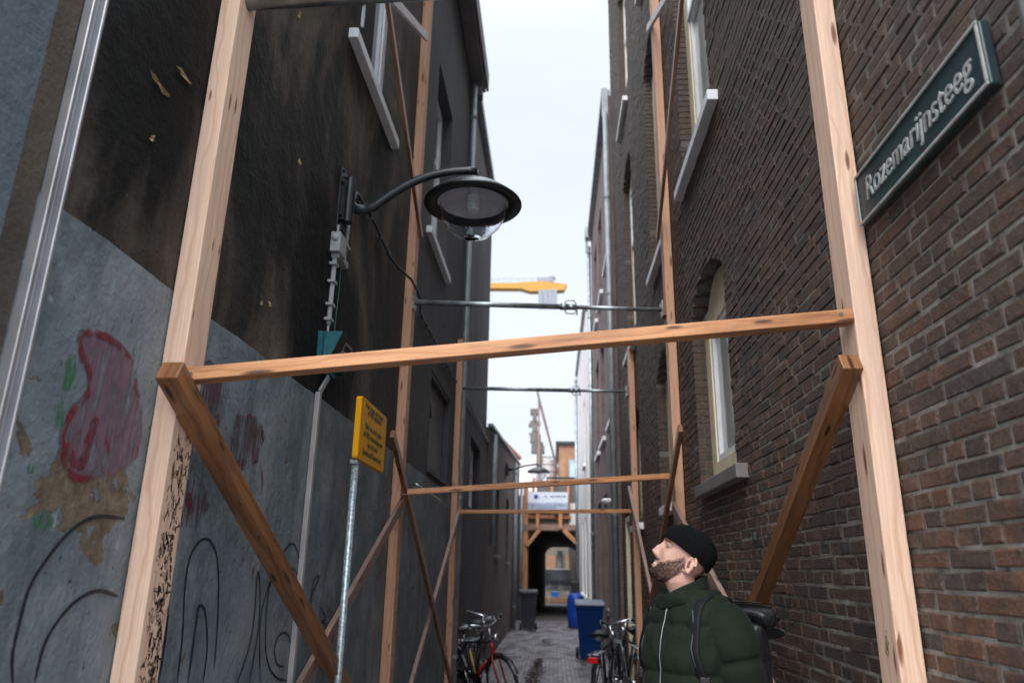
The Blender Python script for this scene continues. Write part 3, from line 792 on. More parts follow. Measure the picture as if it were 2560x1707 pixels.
wC = MB(); chh = [(15.6, 16.7, 1.9, 3.3), (19.2, 20.4, 1.8, 3.4), (22.6, 23.6, 1.9, 3.5)]
wall_x(wC, -1.22, -1.45, 13.72, 26.3, 0, 4.1, chh)
wC.prism([(13.72, 4.1), (26.3, 4.1), (26.3, 5.15), (13.72, 4.2)], 'X', -1.22, -1.45)
shell(wC, -1.22, -8, 13.72, 26.3, 0, 4.1); wC.build('wall', M['brick_brown'], bC)
for (a, b, c, d) in chh: window_x(bC, -1, -1.22, a, b, c, d, .1, 'slate', fw=.07, sill=(a-.05, b+.05, c+.01, .07), sillmat='greystone')
cp = MB(); cp.bar((-1.2, 13.75, 4.24), (-1.2, 26.3, 5.2), .1, .06); cp.build('coping', M['zincpipe'], bC)
ot = MB(); ot.bar((-1.45, 18.0, 4.75), (-1.27, 26.3, 5.42), .25, .1); ot.build('tiled_roof', M['orange_roof'], bC)

# ------------------------------------------------------------------ end: building with the passage
YA = 26.6
bG = thing('passage_building', (0, YA, 0), 'grey brick building closing the alley with a dark vaulted passage through it', 'house')
pw = MB()
def arch_pts(xl, xr, zt, n=10):
    c = .42
    return [(xl, 0), (xl, zt-c)] + [(xl+c*(1-math.cos(a)), zt-c+c*math.sin(a)) for a in [math.pi/2*k/n for k in range(1, n+1)]] + \
           [(xr-c*(1-math.sin(a)), zt-c+c*math.cos(a)) for a in [math.pi/2*k/n for k in range(0, n+1)]][0:] + [(xr, 0)]
A0 = arch_pts(-.90, .86, 2.92); A1 = arch_pts(-.40, 1.15, 2.72)
n = len(A0)
for i in range(n-1):                                # vault surface
    pw.quad((A0[i][0], YA, A0[i][1]), (A0[i+1][0], YA, A0[i+1][1]), (A1[i+1][0], 38, A1[i+1][1]), (A1[i][0], 38, A1[i][1]))
pw.build('passage_vault', plaster('dark_vault', (.02, .017, .015), (.07, .055, .045)), bG)  # very dark brown tone over the whole vault surface
fw_ = MB()
for (Yf, A) in ((YA, A0), (38, A1)):
    for i in range(n-1):
        (xa, za), (xb, zb) = A[i], A[i+1]
        if xa == xb: continue
        fw_.quad((xa, Yf, za), (xb, Yf, zb), (xb, Yf, 4.15), (xa, Yf, 4.15))
    fw_.quad((-7, Yf, 0), (A[0][0], Yf, 0), (A[0][0], Yf, 4.15), (-7, Yf, 4.15)); fw_.quad((A[-1][0], Yf, 0), (7, Yf, 0), (7, Yf, 4.15), (A[-1][0], Yf, 4.15))
fw_.quad((-7, YA, 4.15), (7, YA, 4.15), (7, 38, 4.15), (-7, 38, 4.15))
fw_.quad((-7, YA, 0), (-7, 38, 0), (-7, 38, 4.15), (-7, YA, 4.15)); fw_.quad((7, YA, 0), (7, 38, 0), (7, 38, 4.15), (7, YA, 4.15))
fw_.build('brick_front', M['brick_grey'], bG)
pb = MB(); pb.box(-.95, 1.1, YA+.03, YA+.25, 4.16, 4.30)
pb.box(-.6, -.1, YA+.05, YA+.3, 4.30, 4.62); pb.box(.0, .52, YA+.05, YA+.3, 4.30, 4.60); pb.box(.56, .95, YA+.06, YA+.3, 4.30, 4.7); pb.build('parapet', M['brick_grey'], bG)
rl = MB(); rl.box(-.25, 1.05, YA+.1, YA+.16, 4.76, 4.83); rl.box(.52, .56, YA+.1, YA+.16, 4.3, 4.76); rl.box(-.24, -.2, YA+.1, YA+.16, 4.3, 4.76); rl.build('roof_rail', M['blackmetal'], bG)
wp = MB(); wp.box(.55, 1.1, YA-.04, YA-.01, 2.95, 3.9); wp.build('white_panel', M['plaster_white'], bG)

tf = thing('timber_arch_frame', (0, YA-.2, 0), 'orange timber shoring frame with corner braces around the passage mouth', 'shoring frame')
def tbar(name, a, b, w=.14, mat='orange', y=YA-.14, d=.14):
    q = MB(); q.bar((a[0], y, a[1]), (b[0], y, b[1]), d, w, (0, 1, 0)); return q.build(name, M[mat], tf, bevel=.006)
tbar('post', (-.98, 0), (-.98, 4.55), .17); tbar('post', (.97, 0), (.97, 2.96), .19)
tbar('cross_beam', (-1.1, 3.05), (1.08, 3.05), .2, 'pinkwood', YA-.16, .16)
tbar('brace', (-.93, 2.42), (-.50, 2.95), .13, y=YA-.3); tbar('brace', (.92, 2.42), (.36, 2.95), .15, y=YA-.3)
for x in (-.56, .24): tbar('stud', (x, 3.0), (x, 3.62), .12, y=YA-.3)
for x in (-.72, -.06, .52): tbar('stud', (x, 3.65), (x, 4.72), .10, y=YA-.12, mat='orange')
tbar('brace', (.24, 3.3), (-.1, 3.6), .1, y=YA-.12); tbar('cross_beam', (-1.05, 3.42), (.6, 3.42), .12, y=YA-.12)
sb = thing('notice_board', (-.19, YA-.4, 3.6), 'white notice board with blue logo hanging above the passage', 'notice board')
q = MB(); q.box(-.9, .5, YA-.42, YA-.39, 3.60, 4.24); q.build('panel', M['board'], sb)
q = MB(); q.box(-.9, .5, YA-.427, YA-.42, 3.60, 3.88); q.build('grey_band', plain('board_grey', (.36, .42, .54), .5), sb)
q = MB(); q.lathe([(0, -.01), (.075, -.01), (.075, 0)], (-.62, YA-.425, 4.08), 16, 'Y'); q.box(-.52, -.5, YA-.43, YA-.421, 4.0, 4.1); q.build('logo', M['board_blue'], sb)
q = MB()
for (x0, x1, z) in ((-.32, -.24, 4.1), (-.12, .05, 4.1), (.08, .26, 4.1), (.29, .42, 4.1), (-.8, -.2, 3.78), (-.15, .4, 3.78), (-.8, .1, 3.7)): q.box(x0, x1, YA-.432, YA-.428, z-.025, z+.025)
q.build('lettering', M['board_grey'], sb)

# ------------------------------------------------------------------ beyond the passage
bH = thing('far_house', (0, 52, 0), 'pale house seen through the passage', 'house')
q = MB(); q.box(-5, 6, 52, 60, 0, 4.2); q.build('wall', M['concrete'], bH)
q = MB(); q.box(-.5, .15, 51.9, 52, 1.4, 2.6); q.box(.8, 1.5, 51.9, 52, 1.2, 2.7); q.build('brick_pier', M['brick_orange'], bH)
q = MB(); q.box(.25, .6, 51.92, 52, 1.5, 2.9); q.build('window', M['glass'], bH)
ft = thing('tarp_fence', (0, 43, 0), 'dark tarpaulin stretched along a fence beyond the passage', 'fence')
q = MB(); nx = 16
for i in range(nx):
    x0, x1 = -2+4*i/nx, -2+4*(i+1)/nx
    for k in range(4):
        z0, z1 = .55+.28*k, .55+.28*(k+1); f_ = lambda x, z: 43+.06*math.sin(x*5+z*4)+.04*math.sin(z*9)
        q.quad((x0, f_(x0, z0), z0), (x1, f_(x1, z0), z0), (x1, f_(x1, z1), z1), (x0, f_(x0, z1), z1))
q.build('tarp', M['tarp'], ft, smooth=True)
q = MB()
for x in (-1.6, -.2, 1.2): q.tube([(x, 43.08, 0), (x, 43.08, 1.75)], .03)
q.tube([(-2, 43.08, 1.68), (2, 43.08, 1.68)], .02); q.build('fence_frame', M['galv'], ft)
cb = thing('orange_house', (2, 40, 0), 'orange brick flat-roofed house rising behind the passage on the right', 'house')
q = MB(); q.box(.30, 3.4, 40.5, 48, 4.0, 8.25); q.build('wall', M['brick_orange'], cb)
q = MB(); q.box(.95, 3.38, 40.55, 47.9, 0, 4.0); q.build('ground_floor', M['plaster_low'], cb)
q = MB(); q.box(.12, 3.6, 40.3, 48.2, 8.25, 8.42); q.build('roof_edge', M['blackmetal'], cb)
q = MB(); q.box(.82, 2.2, 40.42, 40.5, 5.9, 7.45); w_ = q.build('window', M['zincpipe'], cb)
q = MB(); q.quad((.9, 40.40, 5.98), (2.1, 40.40, 5.98), (2.1, 40.40, 7.36), (.9, 40.40, 7.36)); q.build('pane', plain('pale_pane', (.35, .45, .48), .2), w_)

rt = thing('ruined_tower', (-1, 41, 0), 'burnt tall wall remnant with jagged edges on a white curved base', 'ruin')
q = MB(); zz = [7.9, 8.3, 8.5, 8.9, 9.1, 9.5, 9.7, 10.1, 10.4]
for i in range(len(zz)-1):
    w0 = -1.25 + random.uniform(-.09, .07); w1 = -.62 + random.uniform(-.1, .12) - .05*i
    q.box(w0, w1, 41.0+.03*(i % 2), 41.6, zz[i], zz[i+1])
q.box(-1.42, -1.2, 41.05, 41.3, 9.35, 9.55); q.box(-1.4, -1.2, 41.05, 41.3, 8.95, 9.02); q.box(-.95, -.62, 40.9, 41.5, 6.0, 7.9); q.build('wall_remnant', M['brick_grey'], rt)
q = MB(); pr = [(1.15, 3.5), (1.15, 6.9), (1.18, 6.95), (1.18, 7.02), (1.12, 7.05), (1.08, 7.6)]; q.lathe(pr, (-.95, 42.2, 0), 28); q.build('white_base', M['plaster_white'], rt, smooth=False)
q = MB(); q.bar((-.80, 40.8, 6.0), (-.84, 40.8, 10.9), .10, .10); q.build('timber_pole', M['pinkwood'], rt)
q = MB()
q.tube([(-.92, 40.7, 11.3), (.36, 40.7, 6.3)], .06); q.tube([(-.78, 40.7, 10.6), (.55, 40.7, 5.6)], .05); q.tube([(-.7, 40.7, 7.6), (.2, 40.7, 7.6)], .035); q.tube([(-.7, 40.7, 7.2), (.2, 40.7, 7.2)], .03)
q.build('steel_shore', M['brick_mauve'], rt)

cr_ = thing('tower_crane', (0, 90, 0), 'yellow tower crane jib above the alley with grey winch housing', 'crane')
q = MB(); q.prism([(-16, 36.9), (-4.3, 36.75), (-3.0, 36.35), (1.4, 36.5), (1.75, 37.35), (-1.2, 37.75), (-3.0, 37.7), (-4.6, 37.55), (-16, 37.45)], 'Y', 89.4, 90.6); q.build('jib', M['crane'], cr_)
q = MB()
for i in range(14): x = -15+i*.9; q.tube([(x, 90, 37.5), (x+.45, 90, 38.3), (x+.9, 90, 37.5)], .035, 6)
q.tube([(-15, 90, 38.3), (-1, 90, 38.4)], .03, 6); q.build('handrail', M['crane_grey'], cr_)
q = MB()
for i in range(4): q.box(-2.0+i*.62, -1.40+i*.62, 89.3, 90.7, 34.3, 36.55)
q.build('counterweight', M['crane_grey'], cr_, bevel=.05)
q = MB(); q.box(-2.2, 0, 89.5, 90.5, 37.75, 38.35); q.box(-.6, .2, 89.5, 90.5, 38.3, 38.5); q.build('winch', M['crane_grey'], cr_)
q = MB()
for (x, y) in ((-14.5, 89.4), (-13.1, 89.4), (-14.5, 90.6), (-13.1, 90.6)): q.tube([(x, y, 0), (x, y, 37)], .12, 6)
for i in range(18): q.tube([(-14.5, 89.4, i*2), (-13.1, 89.4, i*2+2)], .07, 6); q.tube([(-14.5, 90.6, i*2+2), (-13.1, 90.6, i*2)], .07, 6)
q.build('mast', M['crane_grey'], cr_)

# ------------------------------------------------------------------ shoring frames
PL, PR = -1.295, 1.093          # outer faces of the posts
PW, PD = .075, .14
def prop(fr, a, b, r, knobx, plate=True):
    a, b = Vector(a), Vector(b); d = (b-a).normalized(); k = a + (b-a)*((knobx-a.x)/(b.x-a.x))
    q = MB(); q.tube([a, k], r, 16); q.tube([k, b], r*.78, 16)
    p = q.build('steel_prop', M['galv'], fr, smooth=True)
    q = MB(); q.tube([k-d*.09, k-d*.03], r*1.25, 16); q.tube([k-d*.03, k+d*.05], r*1.1, 16)
    q.tube([k+d*.06+Vector((0, 0, -.075)), k+d*.06+Vector((0, 0, .02))], .006, 8)
    q.build('collar_nut', M['galv'], p, smooth=True)
    q = MB(); up_ = Vector((0, 0, 1)); w_, h_ = .058, .062
    ring = [k-d*w_+up_*h_*.3, k-d*w_*.62+up_*h_, k+d*w_*.62+up_*h_, k+d*w_+up_*h_*.3, k+d*w_-up_*h_*.3, k+d*w_*.62-up_*h_, k-d*w_*.62-up_*h_, k-d*w_-up_*h_*.3]
    q.tube(ring+[ring[0]], .0065, 8, caps=False); q.build('turning_handle', M['galv'], p, smooth=True)
    for e, s in ((a, 1), (b, -1)):
        q = MB(); c = e; q.box(min(c.x, c.x+s*.008), max(c.x, c.x+s*.008), c.y-.06, c.y+.06, c.z-.075, c.z+.075)
        for (u, v) in ((-.04, -.05), (.04, .05)): q.tube([(c.x+s*.008, c.y+u, c.z+v), (c.x+s*.018, c.y+u, c.z+v)], .009, 6)
        q.build('base_plate', M['galv'], p, bevel=.002)
def shoring(Y_L, Y_R, top, mat, beam, label):
    fr = thing('shoring_frame', (0, (Y_L+Y_R)/2, 0), label, 'shoring frame', 'timber shoring frames across the alley')
    for (x, y, m_) in ((PL+PW/2, Y_L+PD/2, mat[0]), (PR-PW/2, Y_R+PD/2, mat[1])):
        q = MB(); q.bar((x, y, 0), (x, y, top), PW, PD); po = q.build('post', M[m_], fr, bevel=.004)
    (za, zb, h, dp, bm) = beam
    q = MB(); q.bar((PL+PW+.003, Y_L+dp/2, za), (PR-PW-.003, Y_R+dp/2, zb), dp, h, (0, 1, 0)); q.build('cross_beam', M[bm], fr, bevel=.003)
    q = MB()
    for (x, y, z) in ((PL+PW+.03, Y_L-.003, za+.0), (PR-PW-.045, Y_R-.003, zb)):
        q.lathe([(0, -.001), (.007, -.001), (.0075, .003)], (x, y, z), 12, 'Y')
    q.build('screw', M['chrome'], fr)
    return fr
def brace(fr, a, b, w, h, mat):
    q = MB(); q.bar(a, b, w, h); return q.build('brace', M[mat], fr, bevel=.003)
def ext(a, b, Y):            # extend the line a-b to the plane y = Y
    a, b = Vector(a), Vector(b); t = (Y-a.y)/(b.y-a.y); return a+(b-a)*t

F1 = shoring(2.268, 2.405, 7.4, ('spruce', 'spruce'), (2.215, 2.465, .045, .065, 'orange'), 'nearest timber frame of pale posts with orange cross beam just in front of the camera')
F2 = shoring(5.89, 6.30, 9.2, ('spruce_warm', 'spruce_warm'), (2.195, 2.40, .045, .06, 'orange'), 'second timber frame from the camera, standing beside the lamp and behind the man')
F3 = shoring(9.40, 9.70, 4.58, ('spruce_warm', 'spruce_warm'), (2.305, 2.365, .045, .06, 'orange'), 'third and shortest timber frame, beside the bicycles in the alley')
prop(F1, onY(602, 7, 2.33), onY(2036, -76, 2.47), .033, onY(1474, -22, 2.4).x)
prop(F2, (PL+PW, 5.97, 3.84), (PR-PW-.03, 6.35, 3.90), .024, .15)
prop(F3, (PL+PW, 9.47, 3.92), (PR-PW-.03, 9.76, 3.95), .026, .30)
for fr, y, z in ((F2, 6.35, 3.90), (F3, 9.76, 3.95)):
    q = MB(); q.box(PR-PW-.03, PR-PW-.002, y-.06, y+.06, z-.07, z+.07); q.build('packing_block', M['brown'], fr, bevel=.003)
# lap joints of the tall posts
for fr, y in ((F2, 5.89), (F1, 2.405)):
    pass
# near braces
a = onX(*c2(775, 135), -1.184); b = onX(*c2(1545, 1568), -1.15)
brace(F1, a, ext(a, b, 5.75)+Vector((.03, 0, 0)), .07, .068, 'brown')
a = onX(2127, 903, .985); b = onX(1883, 1535, .985)
brace(F1, a, ext(a, b, 6.15), .066, .066, 'brown')
# frame 2 braces (towards the camera, then away)
brace(F2, (-1.205, 5.93, 2.13), ext((-1.205, 5.88, 2.11), (-1.205, 3.79, 1.08), 2.45), .030, .08, 'pinkwood')
brace(F2, (.999, 6.30, 2.14), ext((.999, 6.16, 2.09), (.999, 4.7, 1.5), 2.6), .032, .085, 'pinkwood')
brace(F2, (-1.185, 5.30, 2.56), (-1.185, 9.3, .30), .035, .07, 'brown')
brace(F2, (.975, 5.64, 2.68), (.975, 9.6, .24), .035, .07, 'brown')
brace(F2, (-1.19, 5.95, 4.46), ext((-1.19, 5.85, 4.48), (-1.19, 4.22, 5.48), 2.5), .030, .065, 'brown')
brace(F2, (.985, 6.40, 4.63), ext((.985, 6.35, 4.66), (.985, 4.67, 5.83), 2.5), .030, .065, 'brown')
brace(F2, (-1.203, 5.72, 6.42), ext((-1.203, 5.69, 6.40), (-1.203, 4.41, 5.67), 2.5), .030, .075, 'palewood')
brace(F2, (1.0, 6.5, 7.12), ext((1.0, 6.5, 7.12), (1.0, 5.37, 6.49), 2.7), .030, .075, 'palewood')
brace(F3, (-1.20, 9.52, 2.33), ext((-1.20, 9.49, 2.31), (-1.20, 6.73, .69), 6.1), .035, .075, 'pinkwood')
brace(F3, (1.0, 9.95, 2.68), ext((1.0, 9.92, 2.66), (1.0, 7.89, 1.33), 6.5), .035, .075, 'pinkwood')
# marker tags scribbled on the near left post (alley face) and a few on the others
q = MB(); random.seed(11)
def scribble(q, x, y0, y1, z0, z1, nn, w=.0022, sc=.05):
    z = z1
    for k in range(nn):
        z = z0 + (z1-z0)*(k+random.random())/nn; y = random.uniform(y0+.02, y1-.03); pts = []
        kind = random.random(); L_ = random.uniform(.4, 1.0)*sc
        yy, z_ = y, z
        for i in range(random.randint(4, 9)):
            pts.append(Vector((x, min(y1-.004, max(y0+.004, yy)), z_)))
            yy += random.uniform(-.3, .55)*L_*.6; z_ += random.uniform(-.55, .55)*L_
        ribbon(q, pts, w*random.uniform(.8, 1.7), x, rnd=.3)
scribble(q, PL+PW+.0015, 2.268, 2.408, 1.05, 2.02, 150)
scribble(q, PL+PW+.0016, 2.30, 2.408, 1.10, 1.75, 60, .004, .03)
q.build('marker_scribbles', M['marker'], F1)
q = MB(); scribble(q, PR-PW-.0015, 2.43, 2.5, 1.40, 1.47, 5, .002, .03); q.build('marker_scribbles', M['marker'], F1)
q = MB(); scribble(q, PL+PW+.0015, 5.89, 6.03, .5, 2.0, 40, .003, .06); q.build('marker_scribbles', M['marker'], F2)

# ------------------------------------------------------------------ wall lamp
LY = 4.05
def street_lamp(name_label, base, arm, rim, rimr, group='alley street lamps'):
    lp = thing('street_lamp', base, name_label, 'lamp', group)
    bx, by, bz = base
    q = MB(); q.box(bx, bx+.012, by-.055, by+.055, bz-.20, bz+.22); q.box(bx+.012, bx+.05, by-.03, by+.03, bz-.13, bz+.13)
    for z in (-.17, -.1, .12, .19):
        for y in (-.04, .04): q.tube([(bx+.012, by+y, bz+z), (bx+.028, by+y, bz+z)], .011, 6)
    q.lathe([(0, bz-.14), (.032, bz-.14), (.036, bz-.05), (.036, bz+.08), (.026, bz+.16), (0, bz+.17)], (bx+.055, by, 0), 16)
    q.build('wall_bracket', M['blackmetal'], lp, smooth=False, bevel=.002)
    q = MB(); n = len(arm); q.tube(arm, [.029-.010*i/(n-1) for i in range(n)], 12, flat=1.2, ref=(0, 1, 0)); q.build('arm', M['blackmetal'], lp, smooth=True)
    cx, cy, cz = rim; k = rimr/.305
    P = lambda pr: [(r*k, z*k) for r, z in pr]
    q = MB(); q.lathe(P([(.222, .012), (.225, -.002), (.303, -.006), (.306, .0), (.303, .008), (.26, .045), (.21, .085), (.14, .115), (.07, .13), (.05, .165), (.03, .185), (.0, .187)]), rim, 48)
    sh = q.build('lamp_shade', M['blackmetal'], lp, smooth=True)
    q = MB(); q.lathe(P([(.221, .012), (.20, .05), (.15, .08), (.05, .095), (0, .095)]), rim, 40); q.build('reflector', plain('lamp_reflector', (.80, .78, .80), .55, 0), sh, smooth=True)
    q = MB(); q.tube([(cx, cy, cz+.16*k), (cx, cy, arm[-1][2]+.035)], .012, 10); q.tube([(cx-.03, cy, arm[-1][2]-.005), (cx+.03, cy, arm[-1][2]-.005)], .02, 10); q.build('stem', M['galv'], lp, smooth=True)
    mt, t, b = newmat('lamp_glass'); b.inputs['Base Color'].default_value = (.93, .96, 1, 1); b.inputs['Roughness'].default_value = .04
    b.inputs['Transmission Weight'].default_value = 1.0; b.inputs['IOR'].default_value = 1.12; b.inputs['Specular IOR Level'].default_value = .8; g = G(t)
    g.l(g.bump(g.noise(g.mapping(g.obj(), (9, 9, 1)), 3.0, 2), .003), b.inputs['Normal'])
    q = MB(); q.lathe(P([(.205, .01), (.208, -.03), (.195, -.085), (.165, -.14), (.115, -.19), (.055, -.218), (0, -.224)]), rim, 40)
    go = q.build('glass_bowl', mt, lp, smooth=True); so = go.modifiers.new('s', 'SOLIDIFY'); so.thickness = .004
    q = MB(); q.lathe(P([(0, -.045), (.035, -.04), (.042, .0), (.034, .05), (.030, .09)]), rim, 12)
    for i in range(6): q.lathe(P([(.038, -.035+i*.015), (.046, -.030+i*.015), (.038, -.025+i*.015)]), rim, 16)
    q.build('bulb', plain('frosted_bulb', (.75, .78, .8), .12, 0, .1, spec=1.0), lp, smooth=False)
    return lp
arm_px = [(262, 362), (330, 364), (400, 360), (440, 348), (500, 305), (560, 262), (640, 215), (720, 178), (800, 150), (880, 132), (960, 122), (1040, 118), (1095, 122)]
arm = [onY(*c4(x, y), LY) for x, y in arm_px]
arm[0] = Vector((LX+.05, LY-.06, arm[0].z))
cz = onY(*c4(1068, 335), LY+.02)
lamp = street_lamp('large black street lamp with clear glass bowl on a curved arm from the sooty wall', (LX, LY-.10, 3.74), arm, (cz.x, LY+.02, cz.z), .303)
z2 = 3.96
arm2 = [Vector((-1.2, 18.5, 4.0)), Vector((-1.0, 18.5, 4.03)), Vector((-.7, 18.5, 4.12)), Vector((-.38, 18.5, 4.16))]
street_lamp('far street lamp on an arm from the low brick row, seen small above the passage', (-1.21, 18.5, 4.0), arm2, (-.375, 18.5, z2), .29)

# cables, conduit, boxes on the sooty wall
cd = thing('cable_conduit', (LX, 3.88, 3.2), 'light grey vertical conduit with clips below the street lamp', 'conduit')
q = MB(); q.tube([(LX+.022, 3.885, 3.36), (LX+.022, 3.885, 2.98), (LX+.022, 3.885, 2.93)], .014, 12); q.build('pipe', M['pvc'], cd, smooth=True)
for z in (3.30, 3.19, 3.05, 2.96): q = MB(); q.box(LX+.001, LX+.042, 3.855, 3.915, z-.009, z+.009); q.build('clip', M['pvc'], cd, bevel=.002)
q = MB(); q.tube([(LX+.022, 3.885, 2.93), (LX+.02, 3.89, 2.885), (LX+.02, 3.90, 2.86)], .007, 8); q.tube([(LX+.02, 3.89, 3.44), (LX+.02, 3.90, 3.56)], .007, 8); q.build('cable', M['pvc'], cd, smooth=True)
jb = thing('junction_box', (LX, 3.9, 3.43), 'light grey junction box with round cap between lamp bracket and conduit', 'junction box')
q = MB(); q.box(LX+.001, LX+.06, 3.835, 3.965, 3.365, 3.49); q.box(LX+.001, LX+.05, 3.87, 3.90, 3.34, 3.365); q.box(LX+.001, LX+.045, 3.965, 4.03, 3.36, 3.41); q.build('housing', M['pvc'], jb, bevel=.005)
q = MB(); q.lathe([(0, -.012), (.018, -.012), (.02, 0)], (3.87 and LX+.03, 3.835, 3.45), 14, 'Y'); q.build('cap', M['pvc'], jb, smooth=True)
c2d = thing('cable_conduit', (LX, 4.1, 3.6), 'dark grey conduit beside the lamp bracket with thin green wire hanging from it', 'conduit')
q = MB(); q.tube([(LX+.02, 4.10, 3.72), (LX+.02, 4.08, 3.52), (LX+.02, 4.07, 3.40)], .013, 10); q.build('pipe', M['zincpipe'], c2d, smooth=True)
for (a, b, c, d) in ((4.03, 4.12, 3.49, 3.51), (4.02, 4.10, 3.36, 3.40)): q = MB(); q.box(LX+.001, LX+.04, a, b, c, d); q.build('clip', M['pvc'], c2d, bevel=.002)
q = MB(); q.tube([(LX+.008, 4.06, 3.36), (LX+.006, 4.07, 3.2), (LX+.008, 4.05, 3.06), (LX+.007, 4.05, 2.93)], .0025, 6); q.build('wire', plain('green_wire', (.10, .22, .19), .5), c2d)
tb = thing('flood_light', (LX, 3.95, 2.85), 'small teal box light with tapered front and white sticker under the conduit', 'light')
q = MB(); q.prism([(3.80, 2.66), (4.06, 2.66), (4.10, 2.86), (3.78, 2.86)], 'X', LX+.002, LX+.03)
n0 = len(q.v)
# housing widening from wall to front, sloped front face carrying the sticker
V = [(LX+.0, 3.82, 2.87), (LX+.13, 3.82, 2.87), (LX+.06, 3.82, 2.70), (LX+.0, 3.82, 2.70)]
q.v += [Vector(v) for v in V] + [Vector((v[0], 4.16, v[2])) for v in V]
for f in ((0, 1, 2, 3), (7, 6, 5, 4), (0, 4, 5, 1), (2, 6, 7, 3), (3, 7, 4, 0)): q.f.append(tuple(n0+i for i in f)); q.uv.append([(0, 0)]*4)
q.build('housing', M['teal'], tb)
q = MB(); nx_ = Vector((.17, 0, -.07)).normalized()*.002
q.quad(Vector((LX+.13, 3.822, 2.868))+nx_, Vector((LX+.13, 4.158, 2.868))+nx_, Vector((LX+.06, 4.158, 2.702))+nx_, Vector((LX+.06, 3.822, 2.702))+nx_); q.build('lens', M['tinted_dark'], tb)
q = MB(); o2 = nx_*2
def onlens(u, v): return Vector((LX+.13-.07*v, 3.822+.336*u, 2.868-.166*v))+o2
q.quad(onlens(.3, .18), onlens(.72, .18), onlens(.72, .85), onlens(.3, .85)); q.build('sticker', M['pvc'], tb)
q = MB(); o2 = nx_*3
for (a, b, c, d) in ((.34, .24, .68, .42), (.34, .5, .68, .55), (.34, .62, .5, .8), (.54, .62, .68, .8)): q.quad(onlens(a, b), onlens(c, b), onlens(c, d), onlens(a, d))
q.build('sticker_print', M['marker'], tb)
cc_ = thing('cable', (LX, 4.15, 3.93), 'black bundled cable clipped along the left wall from the lamp into the alley', 'cable')
q = MB(); pts = [Vector((LX+.02, 4.10, 3.74)), Vector((LX+.03, 4.12, 3.86)), Vector((LX+.028, 4.18, 3.925))]
for i in range(1, 21): y_ = 4.18+i*.255; pts.append(Vector((LX+.026+.072*math.exp(-((y_-5.95)/.45)**4)+.004*math.sin(i), y_, 3.945+.010*math.sin(i*1.3))))
q.tube(pts, .011, 8); q.build('line', M['darkcable'], cc_, smooth=True)
q = MB()
for i in range(17):
    y = 4.25+i*.3
    if 5.4 < y < 6.5: continue
    q.box(LX+.001, LX+.042, y-.006, y+.006, 3.918, 3.955)
q.build('clip', M['darkcable'], cc_)
c3_ = thing('cable', (LX, 9.7, 3.93), 'pale cable running on along the grey house behind the drainpipe', 'cable')
q = MB(); q.tube([(-1.235, 9.85, 3.95), (-1.235, 13.7, 3.92)], .02, 8); q.build('line', M['pvc'], c3_, smooth=True)
tk = thing('cable_trunking', (LX, 3.85, 0), 'thin pale metal trunking running down the blue-grey wall to the ground', 'conduit')
q = MB(); q.box(LX+.001, LX+.028, 3.835, 3.872, .02, 2.53); q.build('channel', M['alu'] if False else plain('pale_trunking', (.40, .38, .38), .45, .3, .25, 3), tk, bevel=.003)
q = MB(); q.bar((LX+.02, 3.853, 2.53), (LX+.03, 3.95, 2.64), .012, .03); q.build('top_bend', M['pvc'], tk)
wi = thing('wall_wire', (RX, 4.2, 3), 'thin grey wire hanging down the brick wall beside the window', 'cable')
q = MB(); q.tube([onX(1812, 395, RX-.006), onX(1822, 520, RX-.006), onX(1823, 560, RX-.006), onX(1850, 800, RX-.006), onX(1872, 1050, RX-.006), onX(1886, 1290, RX-.006)], .0014, 6); q.build('wire', M['darkcable'], wi)
q = MB(); p = onX(1886, 1340, RX-.012); q.box(p.x-.01, p.x+.01, p.y-.02, p.y+.02, p.z-.02, p.z+.02); q.build('clamp', M['darkcable'], wi, bevel=.003)
hc = thing('handrail', (LX, 7.3, 2.3), 'short bent chrome handrail and wire on the blue-grey wall under the boarded window', 'rail')
q = MB(); q.tube([onX(1033, 1212, LX+.02), onX(1041, 1210, LX+.06), onX(1058, 1222, LX+.06), onX(1100, 1250, LX+.05)], .009, 8); q.build('tube', M['chrome'], hc, smooth=True)
q = MB(); q.tube([onX(1100, 1250, LX+.02), onX(1110, 1260, LX+.02), onX(1122, 1268, LX+.02)], .004, 6); q.build('wire', M['pvc'], hc)

# ------------------------------------------------------------------ drainpipes
def drain(x, y, z0, z1, r, label, mat='zincpipe'):
    d = thing('drainpipe', (x, y, z0), label, 'drainpipe', 'alley drainpipes')
    q = MB(); q.tube([(x, y, z0), (x, y, z1)], r, 16); q.build('pipe', M[mat], d, smooth=True)
    z = z0+.6
    while z < z1:
        q = MB(); q.tube([(x, y, z-.02), (x, y, z+.02)], r*1.22, 16); q.box(x-.01 if x > 0 else x-.06, x+.06 if x > 0 else x+.01, y-.01, y+.01, z-.01, z+.01)
        q.build('bracket', M[mat], d, smooth=False); z += 1.9
drain(-1.215, 9.62, 0, 8.75, .04, 'tall zinc drainpipe at the corner of the sooty house on the left')
drain(-1.15, 14.3, 2.05, 4.15, .05, 'short drainpipe stopping above head height on the low brick row')
drain(-1.14, 22.3, 0, 4.7, .055, 'drainpipe on the low brick row next to the dark bin')
drain(-1.12, 26.0, 0, 4.5, .05, 'drainpipe left of the timber arch frame')
drain(.985, 12.18, 0, 10.0, .05, 'grey drainpipe between the clinker house and the mauve house')
drain(.98, 18.93, 0, 10.3, .05, 'pale blue drainpipe at the far end of the mauve house', 'galv')
drain(.80, 26.0, 0, 8.3, .05, 'drainpipe on the white house beside the arch', 'galv')
ml = thing('metal_flashing', (RX, 1.5, 3.2), 'bright metal pipe edge on the brick wall at the upper right corner', 'pipe')
